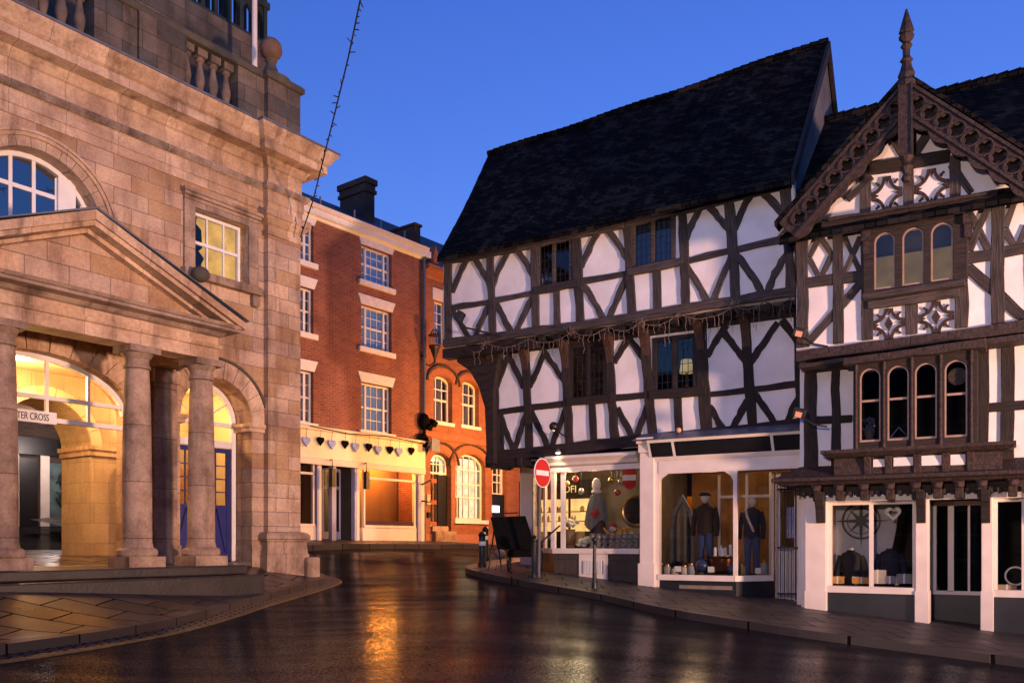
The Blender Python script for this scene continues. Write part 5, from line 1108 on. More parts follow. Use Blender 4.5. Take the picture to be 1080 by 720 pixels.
zc = E+(CY-498)*sp_[1]/F-sp_[2]
mesh('pole', MB().tube([(-.0, 0, -.05), (.06, 0, zc+.35)], .035, 10), pm('grey_pole', (.10, .10, .11), (.07, .07, .08), .5), e, smooth=True)
def disc(r, y0, y1, n=36): return MB().prism([(r*math.cos(2*PI*i/n), r*math.sin(2*PI*i/n)) for i in range(n)], y0, y1)
dd = mesh('sign_face', disc(.315, -.065, -.05), RED, e, loc=(.06, 0, zc)); mesh('rim', MB().prism([(.325*math.cos(2*PI*i/36), .325*math.sin(2*PI*i/36)) for i in range(36)], -.066, -.048, [[(.305*math.cos(2*PI*i/36), .305*math.sin(2*PI*i/36)) for i in range(36)]]), SIGNWHITE, dd)
mesh('white_bar', MB().box(-.25, .25, -.068, -.06, -.055, .055), SIGNWHITE, dd); mesh('back_plate', disc(.31, -.048, -.04), GALV, dd)
e = empty('kerb_post', at(627, 620), 0, 'slim black post with a ball top by the corner shop window', 'post')
hp_ = (620-566)*at(627, 620)[1]/F
mesh('shaft', MB().lathe([(.06, -.05), (.06, .1), (.045, .14), (.035, hp_*.6), (.03, hp_*.85), (.05, hp_*.87), (.03, hp_*.9)], 0, 0, 12), BLACK, e, smooth=True); mesh('ball_top', MB().ball((0, 0, hp_*.95), .058, 12), BLACK, e, smooth=True)
# a market handcart with its folded flap
hy = 19.7; hx = 0.02; hz = g(hx, hy)
e = empty('handcart', (hx, hy, hz), -.12, 'black market handcart with a tilted flat board, parked on the corner pavement', 'handcart')
b = MB(); b.add([(-.42, -.05, 1.02), (.24, -.05, 1.04), (.46, -.25, .42), (-.26, -.25, .42), (-.42, 0, 1.02), (.24, 0, 1.04), (.46, -.2, .42), (-.26, -.2, .42)], [(0, 1, 2, 3), (4, 7, 6, 5), (0, 4, 5, 1), (1, 5, 6, 2), (2, 6, 7, 3), (3, 7, 4, 0)]); mesh('tilted_board', b, MATTE, e)
b = MB(); b.box(-.05, .5, -.1, .55, .28, .46); mesh('tray', b, MATTE, e, bevel=.02)
for x in (-.1, .52):
    w = mesh('wheel', MB().lathe([(.19, -.02), (.21, -.02), (.21, .02), (.19, .02), (.19, -.02)], 0, 0, 20), BLACK, e, loc=(x, .2, .21), rot=(0, PI/2, 0)); s_ = MB()
    for k in range(4): s_.tube([(-.19*math.cos(k*PI/4), -.19*math.sin(k*PI/4), 0), (.19*math.cos(k*PI/4), .19*math.sin(k*PI/4), 0)], .01, 4)
    mesh('spokes', s_, IRON, w)
for x0, z0, x1, z1 in ((-.34, .8, -.46, 0), (-.3, .7, -.2, .0)): mesh('leg', MB().tube([(x0, -.1, z0), (x1, -.05, z1)], .016, 6), IRON, e)
mesh('push_bar', MB().tube([(.45, -.1, .44), (.62, -.1, .62), (.9, -.1, .86)], .018, 6), IRON, e); mesh('top_rail', MB().tube([(-.38, .02, 1.08), (.1, .02, 1.10)], .014, 6), IRON, e)
e.scale = (1.22, 1.22, 1.24)
sx, sy, sz_k = at(527, 588.5)
sk = mesh('sack', MB().ball((0, 0, .13), .16, 12, .85), pm('grey_sack_cloth', (.34, .30, .30), (.22, .2, .2), .9, 9, .5), smooth=True, loc=(sx, sy, sz_k)); tag(sk, 'small grey sack on the pavement by the handcart leg', 'sack')

# ================================================================== lights, wires and fittings fixed to the houses
def fitting(name, fr, u, v, off, label, cat): X, z = fr.P(u, v, off); return empty(name, fr.W(X, -off, z), fr.rz, label, cat)
for u, v, wd in ((845.5, 352, 'upper of two floodlights on the corner of the gabled house, under the jetty'), (845, 436.5, 'lower of two floodlights at the corner of the gabled house, by the fascia')):
    e = fitting('floodlight', R, u, v, .25, wd, 'floodlight'); mesh('lamp_head', MB().box(-.16, .08, -.12, .06, -.06, .10), BLACK, e, rot=(.3, .3, .2), bevel=.02)
    mesh('lens', MB().box(-.10, .02, -.125, -.121, -.05, .05), pm('amber_lens', (.7, .3, .2), (.6, .25, .15), .3), e, rot=(.3, .3, .2)); mesh('arm', MB().tube([(.0, .0, -.05), (.2, .05, -.2), (.42, .22, -.24)], .018, 6), IRON, e)
e = fitting('bracket_lamp', L, 485.5, 334, .7, 'black lamp on a long iron arm at the upper left of the timber house', 'lamp'); mesh('lamp_head', MB().box(-.10, .08, -.1, .1, -.13, .12), IRON, e, rot=(0, .5, .3), bevel=.02); mesh('arm', MB().tube([(0, 0, -.12), (.1, .1, -.25), (.75, .62, -.42)], .025, 6), IRON, e)
e = fitting('dome_camera', L, 584, 449.5, -.2, 'black dome camera on an arm above the no entry sign', 'camera'); mesh('dome', MB().ball((0, 0, 0), .11, 14), BLACK, e, smooth=True); mesh('lens', MB().ball((0, -.02, -.08), .05, 10), SIGNWHITE, e, smooth=True); mesh('arm', MB().tube([(0, 0, 0), (.15, .1, -.18), (.35, .28, -.25)], .018, 6), IRON, e)
e = fitting('spotlight', L, 588.5, 476, -.1, 'small lit spotlight shining on the corner shop fascia', 'spotlight'); mesh('lamp_head', MB().lathe([(.03, .05), (.07, .0), (.08, -.03)], 0, 0, 12), GALV, e); mesh('bulb', MB().ball((0, 0, -.03), .055, 12, .5), emit('lit_bulb', (1., .72, .35), 18.), e); mesh('arm', MB().tube([(0, 0, .05), (0, .15, .1), (0, .3, .05)], .012, 6), IRON, e)
e = fitting('lamp_bulb', L, 715.8, 454.5, -.2, 'small round lamp standing on the shop roof below the upper window', 'lamp'); mesh('globe', MB().ball((0, 0, .02), .06, 12), pm('amber_globe', (.7, .4, .28), (.6, .3, .2), .3), e, smooth=True); mesh('stem', MB().tube([(0, 0, -.12), (0, 0, 0)], .02, 6), IRON, e)
# icicle string along the jetty
WIRE = pm('pale_wire', (.19, .12, .10), (.10, .075, .07), .7, 9, 0)
X0, z0 = L.P(498, 371, .1); ic = empty('icicle_lights', L.W(X0, -.1, z0), L.rz, 'unlit icicle string lights drooping from the jetty of the timber house', 'string lights')
an = [L.P(u, v, .1) for u, v in ((498, 370), (513, 361), (557, 357), (603, 349.5), (640, 344), (676, 340), (715, 331), (775, 322), (806, 317), (838, 310))]
ca = MB(); dp = MB()
for a, b in zip(an, an[1:]):
    L_ = b[0]-a[0]; n = 14; pts = []
    for i in range(n+1):
        t = i/n; x = a[0]+L_*t; z = a[1]+(b[1]-a[1])*t-(.10+.09*L_)*4*t*(1-t)*.8+RND.uniform(-.012, .012); pts.append((x-X0, RND.uniform(-.02, .02), z-z0))
    ca.tube(pts, .009, 4)
    k = int(L_/.115)
    for i in range(k):
        t = (i+.5)/k; j = min(n-1, int(t*n)); p = pts[j]; ln = RND.choice([.08, .15, .22, .3, .38, .5])*RND.uniform(.8, 1.1); q = [p]
        for s in range(1, 5): q.append((p[0]+RND.uniform(-.025, .025), p[1]+RND.uniform(-.02, .02), p[2]-ln*s/4))
        dp.tube(q, .0065, 4)
for a in an[1:-1:2]:
    for i in range(26):
        th = RND.uniform(0, 6.28); r = RND.uniform(.02, .12); c = (a[0]-X0+RND.uniform(-.12, .12), RND.uniform(-.05, .0), a[1]-z0+RND.uniform(-.06, .06)); dp.tube([c, (c[0]+r*math.cos(th), c[1]+RND.uniform(-.04, .04), c[2]+r*math.sin(th))], .006, 4)
ca.add(dp.v, dp.f); mesh('wire', ca, WIRE, ic)
# overhead string fixed to the corner of the stone hall
pp = [(396, -70, 11.0), (389, -35, 11.8), (380, 0, 12.6), (367.5, 60, 14), (353, 120, 15.4), (341, 168, 16.6), (330, 212, 17.6), (317, 250, 18.15)]
pts = [Vector(((u-CX)/F*Z, Z, E+(CY-v)/F*Z)) for u, v, Z in pp]
b = MB(); b.tube([p-pts[-1] for p in pts], .014, 5); d = MB()
for a, c in zip(pts, pts[1:]):
    n = int((c-a).length/.16)
    for i in range(n):
        p = a+(c-a)*(i+RND.random()*.6)/n-pts[-1]; th = RND.uniform(0, 6.28); r = RND.uniform(.02, .10); d.tube([p, p+Vector((math.cos(th)*r, RND.uniform(-.06, .06), math.sin(th)*r))], .010, 4)
e = empty('overhead_string_lights', pts[-1], 0, 'dark bare string of lights hanging against the sky from the stone hall corner', 'string lights'); b.add(d.v, d.f); mesh('wire', b, IRON, e)

# ================================================================== shop window goods
SKINP = pm('pale_dummy', (.62, .56, .5), (.55, .5, .45), .5, 4, 0)
def dummy(fr, u, vb, off, h, coat, legs, label, head=True, sash_=None, lab_cat='mannequin', torso_only=False, cap=None):
    X, z = fr.P(u, vb, off); e = empty('mannequin', fr.W(X, -off, z), fr.rz, label, lab_cat); s = h/1.75; q = 0 if not torso_only else .82
    Z = lambda a: (a-q)*s
    b = MB().lathe([(.17*s, Z(.82)), (.20*s, Z(.95)), (.175*s, Z(1.1)), (.205*s, Z(1.28)), (.22*s, Z(1.4)), (.17*s, Z(1.47)), (.06*s, Z(1.52)), (.055*s, Z(1.54))], 0, 0, 18, 1, .62)
    for k in (-1, 1): b.tube([(k*.19*s, 0, Z(1.42)), (k*.25*s, .0, Z(1.2)), (k*.27*s, -.02, Z(1.02)), (k*.26*s, -.06*s, Z(.82))], [.07*s, .062*s, .055*s, .045*s], 10)
    mesh('coat', b, coat, e, smooth=True)
    mesh('collar', MB().lathe([(.10*s, Z(1.44)), (.085*s, Z(1.52)), (.07*s, Z(1.54))], 0, -.01, 14), coat, e, smooth=True)
    b = MB().tube([(0, 0, Z(1.46)), (0, 0, Z(1.58))], .05*s, 10)
    if head: b.ball((0, 0, Z(1.66)), .1*s, 14, 1.2)
    mesh('head' if head else 'neck', b, SKINP, e, smooth=True)
    if cap: mesh('cap', MB().lathe([(.13*s, Z(1.70)), (.14*s, Z(1.72)), (.10*s, Z(1.78)), (.02*s, Z(1.79))], 0, -.02, 14), cap, e, smooth=True)
    if not torso_only:
        for k in (-1, 1): mesh('trouser_leg', MB().tube([(k*.09*s, 0, Z(.86)), (k*.10*s, .0, Z(.45)), (k*.10*s, 0, Z(.03))], [.1*s, .075*s, .06*s], 10), legs, e, smooth=True)
        mesh('shoe', MB().box(-.15*s, .15*s, -.14*s, .08*s, 0, .05), BLACK, e, bevel=.02)
    if sash_:
        mesh('scarf', MB().tube([(-.12*s, -.08*s, Z(1.5)), (-.06*s, -.15*s, Z(1.3)), (.03*s, -.15*s, Z(1.1)), (.08*s, -.14*s, Z(.98))], .028*s, 6), sash_, e, smooth=True)
    return e
NAVY = pm('navy_cloth', (.022, .025, .05), (.015, .017, .033), .9, 30, .2); JEANS = pm('blue_jeans', (.06, .09, .2), (.04, .06, .14), .9, 20, .2); TWEED = pm('dark_tweed', (.05, .035, .025), (.025, .02, .017), .95, 50, .3); BLKCLOTH = pm('black_quilted_cloth', (.014, .016, .02), (.02, .022, .026), .85, 12, .3, (1, 1, 6))
dummy(L, 744, 603, -.75, 1.72, TWEED, JEANS, 'mannequin in a brown tweed jacket and cap in the second shop window', cap=TWEED)
dummy(L, 793, 606, -.95, 1.66, NAVY, JEANS, 'mannequin in a navy coat with a striped scarf behind the canted pane', sash_=pm('striped_scarf', (.6, .3, .2), (.7, .65, .6), .9, 14, 0))
dummy(R, 897.5, 616, -.85, 1.62, BLKCLOTH, NAVY, 'headless torso in a black quilted jacket in the gabled house shop', head=False, torso_only=True)
dummy(R, 939, 615, -.95, 1.62, NAVY, NAVY, 'headless torso in a long dark coat hung under a white heart', head=False, torso_only=True)
def thing_at(name, fr, u, v, off, label, cat, group=None): X, z = fr.P(u, v, off); e = empty(name, fr.W(X, -off, z), fr.rz, label, cat, group); return e
# compass banner and heart in the gabled house shop
e = thing_at('banner', R, 908, 549, -1.15, 'white hanging banner with a black compass rose', 'banner'); r = .36
mesh('cloth', MB().prism([(-.65, -1.2), (.45, -1.2), (.62, -.2), (.72, .5), (-.65, .5)], .03, .04), pm('white_banner_cloth', (.62, .6, .62), (.5, .48, .52), .9, 3, .2), e)
cm = MB().prism([(r*math.cos(2*PI*i/40), r*math.sin(2*PI*i/40)) for i in range(40)], .01, .025, [[(r*.9*math.cos(2*PI*i/40), r*.9*math.sin(2*PI*i/40)) for i in range(40)]])
cm.prism([(.26*math.cos(2*PI*i/40), .26*math.sin(2*PI*i/40)) for i in range(40)], .012, .024, [[(.245*math.cos(2*PI*i/40), .245*math.sin(2*PI*i/40)) for i in range(40)]])
for k in range(8):
    a = k*PI/4; ln = .52 if k % 2 == 0 else .33; cm.prism([(ln*math.cos(a), ln*math.sin(a)), (.07*math.cos(a+.6), .07*math.sin(a+.6)), (0, 0), (.07*math.cos(a-.6), .07*math.sin(a-.6))], .014+.001*k, .022)
mesh('compass_rose', cm, BLACK, e)
e = thing_at('heart_ornament', R, 942, 541, -.75, 'white metal heart ornament hanging in the shop window of the gabled house', 'ornament')
hr = lambda s: [(s*(16*math.sin(t)**3)/16, s*(13*math.cos(t)-5*math.cos(2*t)-2*math.cos(3*t)-math.cos(4*t))/15) for t in [2*PI*k/30 for k in range(30)]][::-1]
mesh('heart', MB().prism(hr(.14), -.02, .02, [hr(.075)]), SIGNWHITE, e); mesh('hook', MB().tube([(0, 0, .1), (0, 0, .55)], .006, 4), IRON, e)
bxm = [pm('kraft_box', (.5, .35, .2)), pm('cream_box', (.6, .55, .45)), pm('amber_box', (.7, .35, .08)), pm('grey_box', (.3, .3, .32))]
for i, (u, w, h, mi, wd) in enumerate(((884, .22, .14, 2, 'amber gift box at the left end of the window under the black jacket'), (909, .34, .12, 2, 'wide amber gift box beside the window mullion'), (926, .3, .26, 1, 'cream gift box just right of the mullion'), (939, .2, .14, 3, 'small grey gift box under the heart ornament'), (954, .26, .18, 3, 'grey gift box at the right end of the jacket window'), (1062, .3, .2, 0, 'brown box in the far right shop window'))):
    e = thing_at('gift_box', R, u, 615 if u < 1000 else 628, -.66, wd, 'box', 'boxes in the gabled house shop'); mesh('carton', MB().box(-w/2, w/2, -.08, .1, 0, h), bxm[mi], e, bevel=.01); mesh('ribbon', MB().box(-.015, .015, -.083, .103, -.0, h+.003), SIGNWHITE, e)
e = thing_at('wheel_ornament', R, 1071, 607, -.75, 'round white crossed ornament in the far right shop window', 'ornament'); mesh('ring', MB().prism([(.17*math.cos(2*PI*i/28), .17*math.sin(2*PI*i/28)) for i in range(28)], -.02, .02, [[(.14*math.cos(2*PI*i/28), .14*math.sin(2*PI*i/28)) for i in range(28)]]), SIGNWHITE, e); mesh('cross', MB().tube([(-.12, 0, -.12), (.12, 0, .12)], .012, 5).tube([(-.12, 0, .12), (.12, 0, -.12)], .012, 5), IRON, e)
# things standing on the upper window sills of the jettied house
for i, (u, h, m_, wd) in enumerate(((572, .24, 'cream_box', 'cream bottle, leftmost on the upper left window sill'), (576.5, .34, 'grey_box', 'tall grey bottle on the upper left window sill'), (581, .22, 'cream_box', 'short cream bottle by the mullion of the upper left window'))):
    e = thing_at('bottle', L, u, 299.5-.17*(u-572), -.12, wd, 'bottle', 'bottles on the upper window sill'); mesh('body', MB().lathe([(.05, 0), (.055, h*.6), (.025, h*.75), (.025, h)], 0, 0, 12), bpy.data.materials[m_], e, smooth=True); mesh('label_band', MB().lathe([(.057, h*.2), (.057, h*.45)], 0, 0, 12), SIGNWHITE, e, smooth=True)
e = thing_at('table_lamp', L, 724, 408, -1.3, 'small lit table lamp seen behind the first floor window', 'lamp'); mesh('shade', MB().lathe([(.16, .32), (.12, .62)], 0, 0, 16), emit('lit_shade', (1., .62, .2), 1.1), e, smooth=True); mesh('stand', MB().lathe([(.09, 0), (.03, .05), (.03, .34)], 0, 0, 12), BRASS, e, smooth=True)
e = thing_at('flower_pot', R, 917, 465, -.0, 'pot of pale flowers in the left light of the oriel', 'plant'); mesh('pot', MB().lathe([(.06, 0), (.09, .16), (.1, .18)], 0, 0, 12), bpy.data.materials['kraft_box'], e, smooth=True); b = MB()
for i in range(26): a = RND.uniform(0, 6.28); q = RND.random()*.13; b.ball((q*math.cos(a), q*math.sin(a)*.6, .28+RND.uniform(-.08, .18)), RND.uniform(.018, .035), 6)
for i in range(6): b.tube([(0, 0, .15), (RND.uniform(-.1, .1), 0, .4)], .008, 4)
mesh('flowers', b, pm('pale_lilac_petals', (.5, .42, .42), (.2, .2, .14), .8, 20, .2), e, smooth=True)
e = thing_at('wire_ornament', R, 948, 462, -.02, 'small white wire triangle ornament in the second light of the oriel', 'ornament'); mesh('wire', MB().tube([(-.15, 0, .01), (.15, 0, .01), (0, 0, .2), (-.15, 0, .01)], .012, 5), SIGNWHITE, e)
# second shop: arched mirror, cauldron, glass globes, bottles
e = thing_at('arched_mirror', L, 720, 603, -1.0, 'tall dark pointed arch mirror leaning in the second shop window', 'mirror'); a_ = [(-.28, 0), (.28, 0), (.28, 1.0), (.2, 1.4), (0, 1.75), (-.2, 1.4), (-.28, 1.0)]; i_ = [(-.2, .08), (.2, .08), (.2, 1.0), (.14, 1.33), (0, 1.58), (-.14, 1.33), (-.2, 1.0)]
mesh('frame', MB().prism(a_, -.04, .03, [i_]), pm('pewter_frame', (.14, .14, .15), (.08, .08, .09), .5, 6, .2), e); mesh('glass', MB().prism(i_, .0, .01), pm('old_mirror', (.12, .13, .15), (.08, .09, .1), .12, 3, 0, metal=.9), e)
e = thing_at('copper_cauldron', L, 762, 604.5, -.55, 'large copper cauldron holding candles in the second shop window', 'cauldron'); mesh('pot', MB().lathe([(.16, 0), (.24, .05), (.30, .2), (.31, .32), (.35, .36), (.33, .38), (.28, .34)], 0, 0, 22), pm('brown_copper', (.30, .12, .06), (.2, .08, .045), .3, 5, .1, metal=.9), e, smooth=True)
for i, (dx, h) in enumerate(((-.16, .3), (-.05, .36), (.06, .3), (.16, .38), (.0, .26))): mesh('candle', MB().lathe([(.035, .3), (.035, .34+h*.7), (.01, .36+h*.7)], dx, .05*(i % 2), 10), SIGNWHITE, e, smooth=True)
gl = pm('blue_glass_globe', (.03, .05, .12), (.02, .03, .08), .08, 4, 0, spec=.9)
for u, v, r, wd in ((740.5, 604, .16, 'large dark blue glass globe left of the cauldron'), (771.5, 606, .12, 'smaller dark blue glass globe right of the cauldron')):
    e = thing_at('glass_globe', L, u, v, -.42, wd, 'globe'); mesh('globe', MB().ball((0, 0, r), r, 20), gl, e, smooth=True); mesh('stand', MB().lathe([(r*.5, -.02), (r*.4, .03)], 0, 0, 14), BRASS, e)
for i, (u, h, m_, wd) in enumerate(((704, .22, 3, 'grey jar at the left end of the second shop window'), (712, .16, 1, 'cream jar next to the grey jar in the second shop window'), (722, .2, 1, 'cream jar in front of the arched mirror'), (729, .24, 3, 'grey jar between the mirror and the blue globe'), (783, .22, 0, 'brown jar beyond the corner mullion of the second shop'), (806, .3, 3, 'grey jar at the mannequin feet behind the canted pane'))):
    e = thing_at('jar', L, u, 605.5, -.36 if u < 777 else -.8, wd, 'jar', 'jars in the second shop window'); mesh('body', MB().lathe([(.07, 0), (.08, .02), (.08, h*.75), (.05, h*.85)], 0, 0, 14), bxm[m_], e, smooth=True); mesh('lid', MB().lathe([(.055, h*.85), (.055, h), (.02, h+.02)], 0, 0, 12), BRASS, e, smooth=True)
# corner shop: draped figure, disc for a sign reflection, mirror, urn, doll, ornaments
DRAPE = pm('grey_drape', (.20, .195, .19), (.12, .12, .115), .9, 6, .5, (3, 3, .4))
e = thing_at('draped_figure', L, 629, 576, -.95, 'tall grey draped figure with a white head in the corner shop window', 'figure'); e.scale = (.82, .82, 1.)
b = MB(); n = 30; pr = [(.03, 1.30), (.10, 1.27), (.2, 1.18), (.27, 1.0), (.32, .8), (.36, .62)]
vs = []; fs = []
for j, (r, z) in enumerate(pr):
    for i in range(n):
        a = 2*PI*i/n; q = r*(1+.10*math.sin(a*7)*j/5); zz = z-(.12*(math.sin(a*3+1)+1) if j == 5 else 0); vs.append((q*math.cos(a), q*.6*math.sin(a), zz))
for j in range(len(pr)-1):
    for i in range(n): a = j*n+i; b_ = j*n+(i+1) % n; fs.append((a, b_, b_+n, a+n))
mesh('drape', b.add(vs, fs), DRAPE, e, smooth=True); mesh('head', MB().ball((-.0, 0, 1.46), .13, 16, 1.25), SIGNWHITE, e, smooth=True); mesh('neck_ruff', MB().lathe([(.08, 1.24), (.15, 1.28), (.13, 1.34), (.06, 1.35)], 0, 0, 14), SIGNWHITE, e, smooth=True)
mesh('stem', MB().tube([(0, 0, 0), (.02, 0, .7)], .03, 8), IRON, e); mesh('skirt', MB().lathe([(.32, 0), (.26, .3), (.16, .62), (.1, .7)], .06, .05, 16), pm('dark_velvet', (.05, .03, .03), (.03, .02, .02), .9, 8, .2), e, smooth=True)
b = MB()
for i in range(14): a = RND.uniform(0, 6.28); c = (.1+.12*math.cos(a)*RND.random(), -.25+RND.uniform(-.05, .05), .78+.1*math.sin(a)*RND.random()); b.ball(c, .05, 8)
mesh('red_flowers', b, pm('red_petals', (.5, .02, .02), (.35, .01, .015), .7, 12, .2), e, smooth=True)
e = thing_at('sign_reflection_disc', L, 664, 503.5, -.7, 'red disc with a white bar standing in for a sign reflection in the corner shop window', 'disc'); mesh('disc', disc(.26, -.02, .02), RED, e); mesh('white_bar', MB().box(-.255, .255, -.025, .025, -.06, .06), SIGNWHITE, e); mesh('hook', MB().tube([(0, 0, .25), (0, 0, .4)], .008, 4), IRON, e); e.scale = (.66, 1, 1.05)  # solid disc added in place of the no entry sign mirrored in the pane
e = thing_at('round_mirror', L, 671, 539, -.9, 'round brass framed mirror at the right of the corner shop window', 'mirror')
def toroid(R_, r_, n=32, m=8):
    v = [((R_+r_*math.cos(2*PI*j/m))*math.cos(2*PI*i/n), r_*math.sin(2*PI*j/m), (R_+r_*math.cos(2*PI*j/m))*math.sin(2*PI*i/n)) for i in range(n) for j in range(m)]
    return MB().add(v, [(i*m+j, ((i+1) % n)*m+j, ((i+1) % n)*m+(j+1) % m, i*m+(j+1) % m) for i in range(n) for j in range(m)])
mesh('frame', toroid(.33, .05), BRASS, e, smooth=True); mesh('glass', disc(.31, -.01, .01), bpy.data.materials['old_mirror'], e)
e = thing_at('flower_urn', L, 601, 577, -.95, 'brown urn of white flowers in the corner shop window', 'urn'); mesh('urn', MB().lathe([(.1, 0), (.12, .02), (.07, .07), (.13, .2), (.15, .34), (.12, .4), (.15, .44)], 0, 0, 18), pm('bronze_urn', (.22, .13, .08), (.12, .08, .06), .4, 6, .2), e, smooth=True); b = MB()
for i in range(40): a = RND.uniform(0, 6.28); q = RND.random()**.5*.2; b.ball((q*math.cos(a), q*math.sin(a)*.8, .52+.12*(1-q*4)+RND.uniform(-.04, .08)), RND.uniform(.03, .055), 8)
mesh('flowers', b, pm('white_petals', (.75, .73, .66), (.5, .5, .42), .8, 20, .2), e, smooth=True)
e = thing_at('rag_doll', L, 646.5, 577, -.85, 'small rag doll in red with raised arms in the corner shop window', 'doll'); mesh('body', MB().lathe([(.12, .12), (.13, .2), (.09, .32), (.04, .36)], 0, 0, 14), bpy.data.materials['red_petals'], e, smooth=True); mesh('head', MB().ball((0, -.01, .44), .085, 14), SKINP, e, smooth=True)
for k in (-1, 1): mesh('arm', MB().tube([(k*.06, 0, .3), (k*.16, 0, .36), (k*.24, 0, .46)], [.035, .03, .025], 8), bpy.data.materials['amber_box'], e, smooth=True)
mesh('cap', MB().lathe([(.085, .47), (.06, .54), (.015, .58)], 0, 0, 12), bpy.data.materials['red_petals'], e, smooth=True)
cu_ = thing_at('ruffled_cushion', L, 617.5, 577, -.8, 'white ruffled cushion beside the flower urn', 'cushion'); b = MB()
for i in range(18): a = i*.7; b.ball((RND.uniform(-.2, .2), RND.uniform(-.06, .06), .1+RND.uniform(-.05, .12)), RND.uniform(.06, .1), 8, .7)
mesh('fabric', b, bpy.data.materials['white_petals'], cu_, smooth=True)
SILV = pm('silvered_ornament', (.42, .43, .42), (.12, .13, .13), .35, 16, .3, metal=.3)
wds = ['first from the cushion', 'second from the cushion', 'left of the rag doll', 'in front of the rag doll', 'just right of the rag doll', 'under the round mirror, left one', 'under the round mirror, middle one', 'under the round mirror, rightmost one']
for i, (u, wd) in enumerate(zip((625, 631.5, 638, 645, 652, 658.5, 664.5, 671), wds)):
    e = thing_at('silver_ornament', L, u, 577.5, -.62, 'small silver white bust ornament, '+wd, 'ornament', 'silver ornaments along the corner shop window'); mesh('bust', MB().lathe([(.06, 0), (.075, .03), (.05, .07), (.085, .14), (.06, .18)], 0, 0, 12), SILV, e, smooth=True); b = MB().ball((0, 0, .25), .075, 12, 1.1)
    for k in range(5): a = k*1.25; b.ball((.05*math.cos(a), .05*math.sin(a), .31), .03, 6)
    mesh('head', b, SILV, e, smooth=True)
bc = [pm('red_bauble', (.45, .02, .02), (.4, .02, .02), .2, 3, 0), pm('gold_bauble', (.6, .35, .08), (.5, .3, .06), .25, 3, 0, metal=.8), pm('silver_bauble', (.6, .6, .6), (.5, .5, .5), .2, 3, 0, metal=.8)]
for i, (u, v, k, wd) in enumerate(((598, 510, 1, 'gold bauble nearest the corner post'), (607, 505, 0, 'red bauble left of the draped figure'), (613, 518, 2, 'silver bauble beside the draped figure, low on its thread'), (645, 506, 1, 'gold bauble just right of the white head'), (651, 519, 0, 'low red bauble between the figure and the red disc'), (655, 508, 2, 'silver bauble next to the red reflection disc'))):
    e = thing_at('bauble', L, u, v, -.8, wd+' in the corner shop window', 'bauble', 'baubles hung in the corner shop window'); mesh('ball', MB().ball((0, 0, 0), .075, 14), bc[k], e, smooth=True); mesh('thread', MB().tube([(0, 0, .06), (0, 0, L.P(u, 499, -.8)[1]-L.P(u, v, -.8)[1]+.1)], .005, 4), IRON, e)
for i, (u, h, c_, wd) in enumerate(((608, .34, 0, 'brown parcel behind the urn of white flowers'), (655, .42, 2, 'amber parcel behind the rag doll'), (663, .3, 1, 'cream parcel under the round mirror'))):
    e = thing_at('parcel', L, u, 575, -1.35, wd, 'parcel', 'parcels at the back of the corner shop window'); mesh('carton', MB().box(-.17, .17, -.1, .12, 0, h), bxm[c_], e, bevel=.01); mesh('ribbon', MB().box(-.02, .02, -.103, .123, 0, h+.004), bc[0], e)
for i, (fr_, u, v, of, c_, wd) in enumerate(((L, 702, 604, -.7, NAVY, 'folded navy jumpers at the left end of the second shop window'), (L, 752, 604, -.95, TWEED, 'folded brown jumpers behind the copper cauldron'), (R, 884, 616, -1.15, JEANS, 'folded blue jumpers under the compass banner'), (R, 957, 617, -1.1, TWEED, 'folded brown jumpers at the right end of the jacket window'))):
    e = thing_at('jumper_stack', fr_, u, v, of, wd, 'jumpers', 'folded jumpers on display')
    for j in range(4): mesh('jumper', MB().box(-.17+.01*(j % 2), .17, -.12, .12, .065*j, .065*j+.06), (c_, JEANS, TWEED, NAVY)[j % 4] if j % 2 else c_, e, bevel=.02)
for i, (fr_, u, v, of, wd) in enumerate(((L, 715, 604, -.3, 'small white price card before the arched mirror'), (L, 750, 604.5, -.3, 'small white price card before the blue globe'), (L, 800, 606, -.75, 'small white price card behind the canted pane'), (R, 903, 616, -.62, 'small white price card below the quilted jacket'), (R, 946, 617, -.62, 'small white price card below the dark coat'))):
    e = thing_at('price_card', fr_, u, v, of, wd, 'price card', 'price cards in the shop windows'); mesh('card', MB().box(-.07, .07, -.006, .006, .03, .15), SIGNWHITE, e); mesh('foot', MB().box(-.03, .03, -.03, .03, 0, .03), BRASS, e)
e = thing_at('lit_display_case', L, 599, 556, -2.6, 'brightly lit display cabinet seen behind the corner panes, with gold letters above', 'cabinet')
LITC = emit('cabinet_light', (1., .56, .19), 1.9)
mesh('carcass', MB().box(-1.5, .75, .02, .3, -.7, 1.25), DARKOAK, e); 
for x0, x1 in ((-1.4, -.95), (-.85, -.45), (-.35, .0), (.08, .62)):
    p = mesh('lit_panel', MB().box(x0, x1, .0, .019, -.1, .75), LITC, e); q = MB()
    for z in (.15, .4): q.box(x0, x1, -.05, -.001, z, z+.025)
    for k in range(5): xx = x0+.05+(x1-x0-.1)*RND.random(); q.lathe([(.03, .176 if k % 2 else .426), (.035, .25 if k % 2 else .5), (.01, .32 if k % 2 else .56)], xx, -.03, 8)
    mesh('shelves', q, BRASS, p)
lt = text_mesh('OFI', .26); lt.materials.append(emit('gold_letters', (1., .62, .2), 1.6)); lo = bpy.data.objects.new('lettering', lt); COL.objects.link(lo); lo.parent = e; lo.location = (.07, -.03, 1.0); lo.rotation_euler = (PI/2, 0, 0)

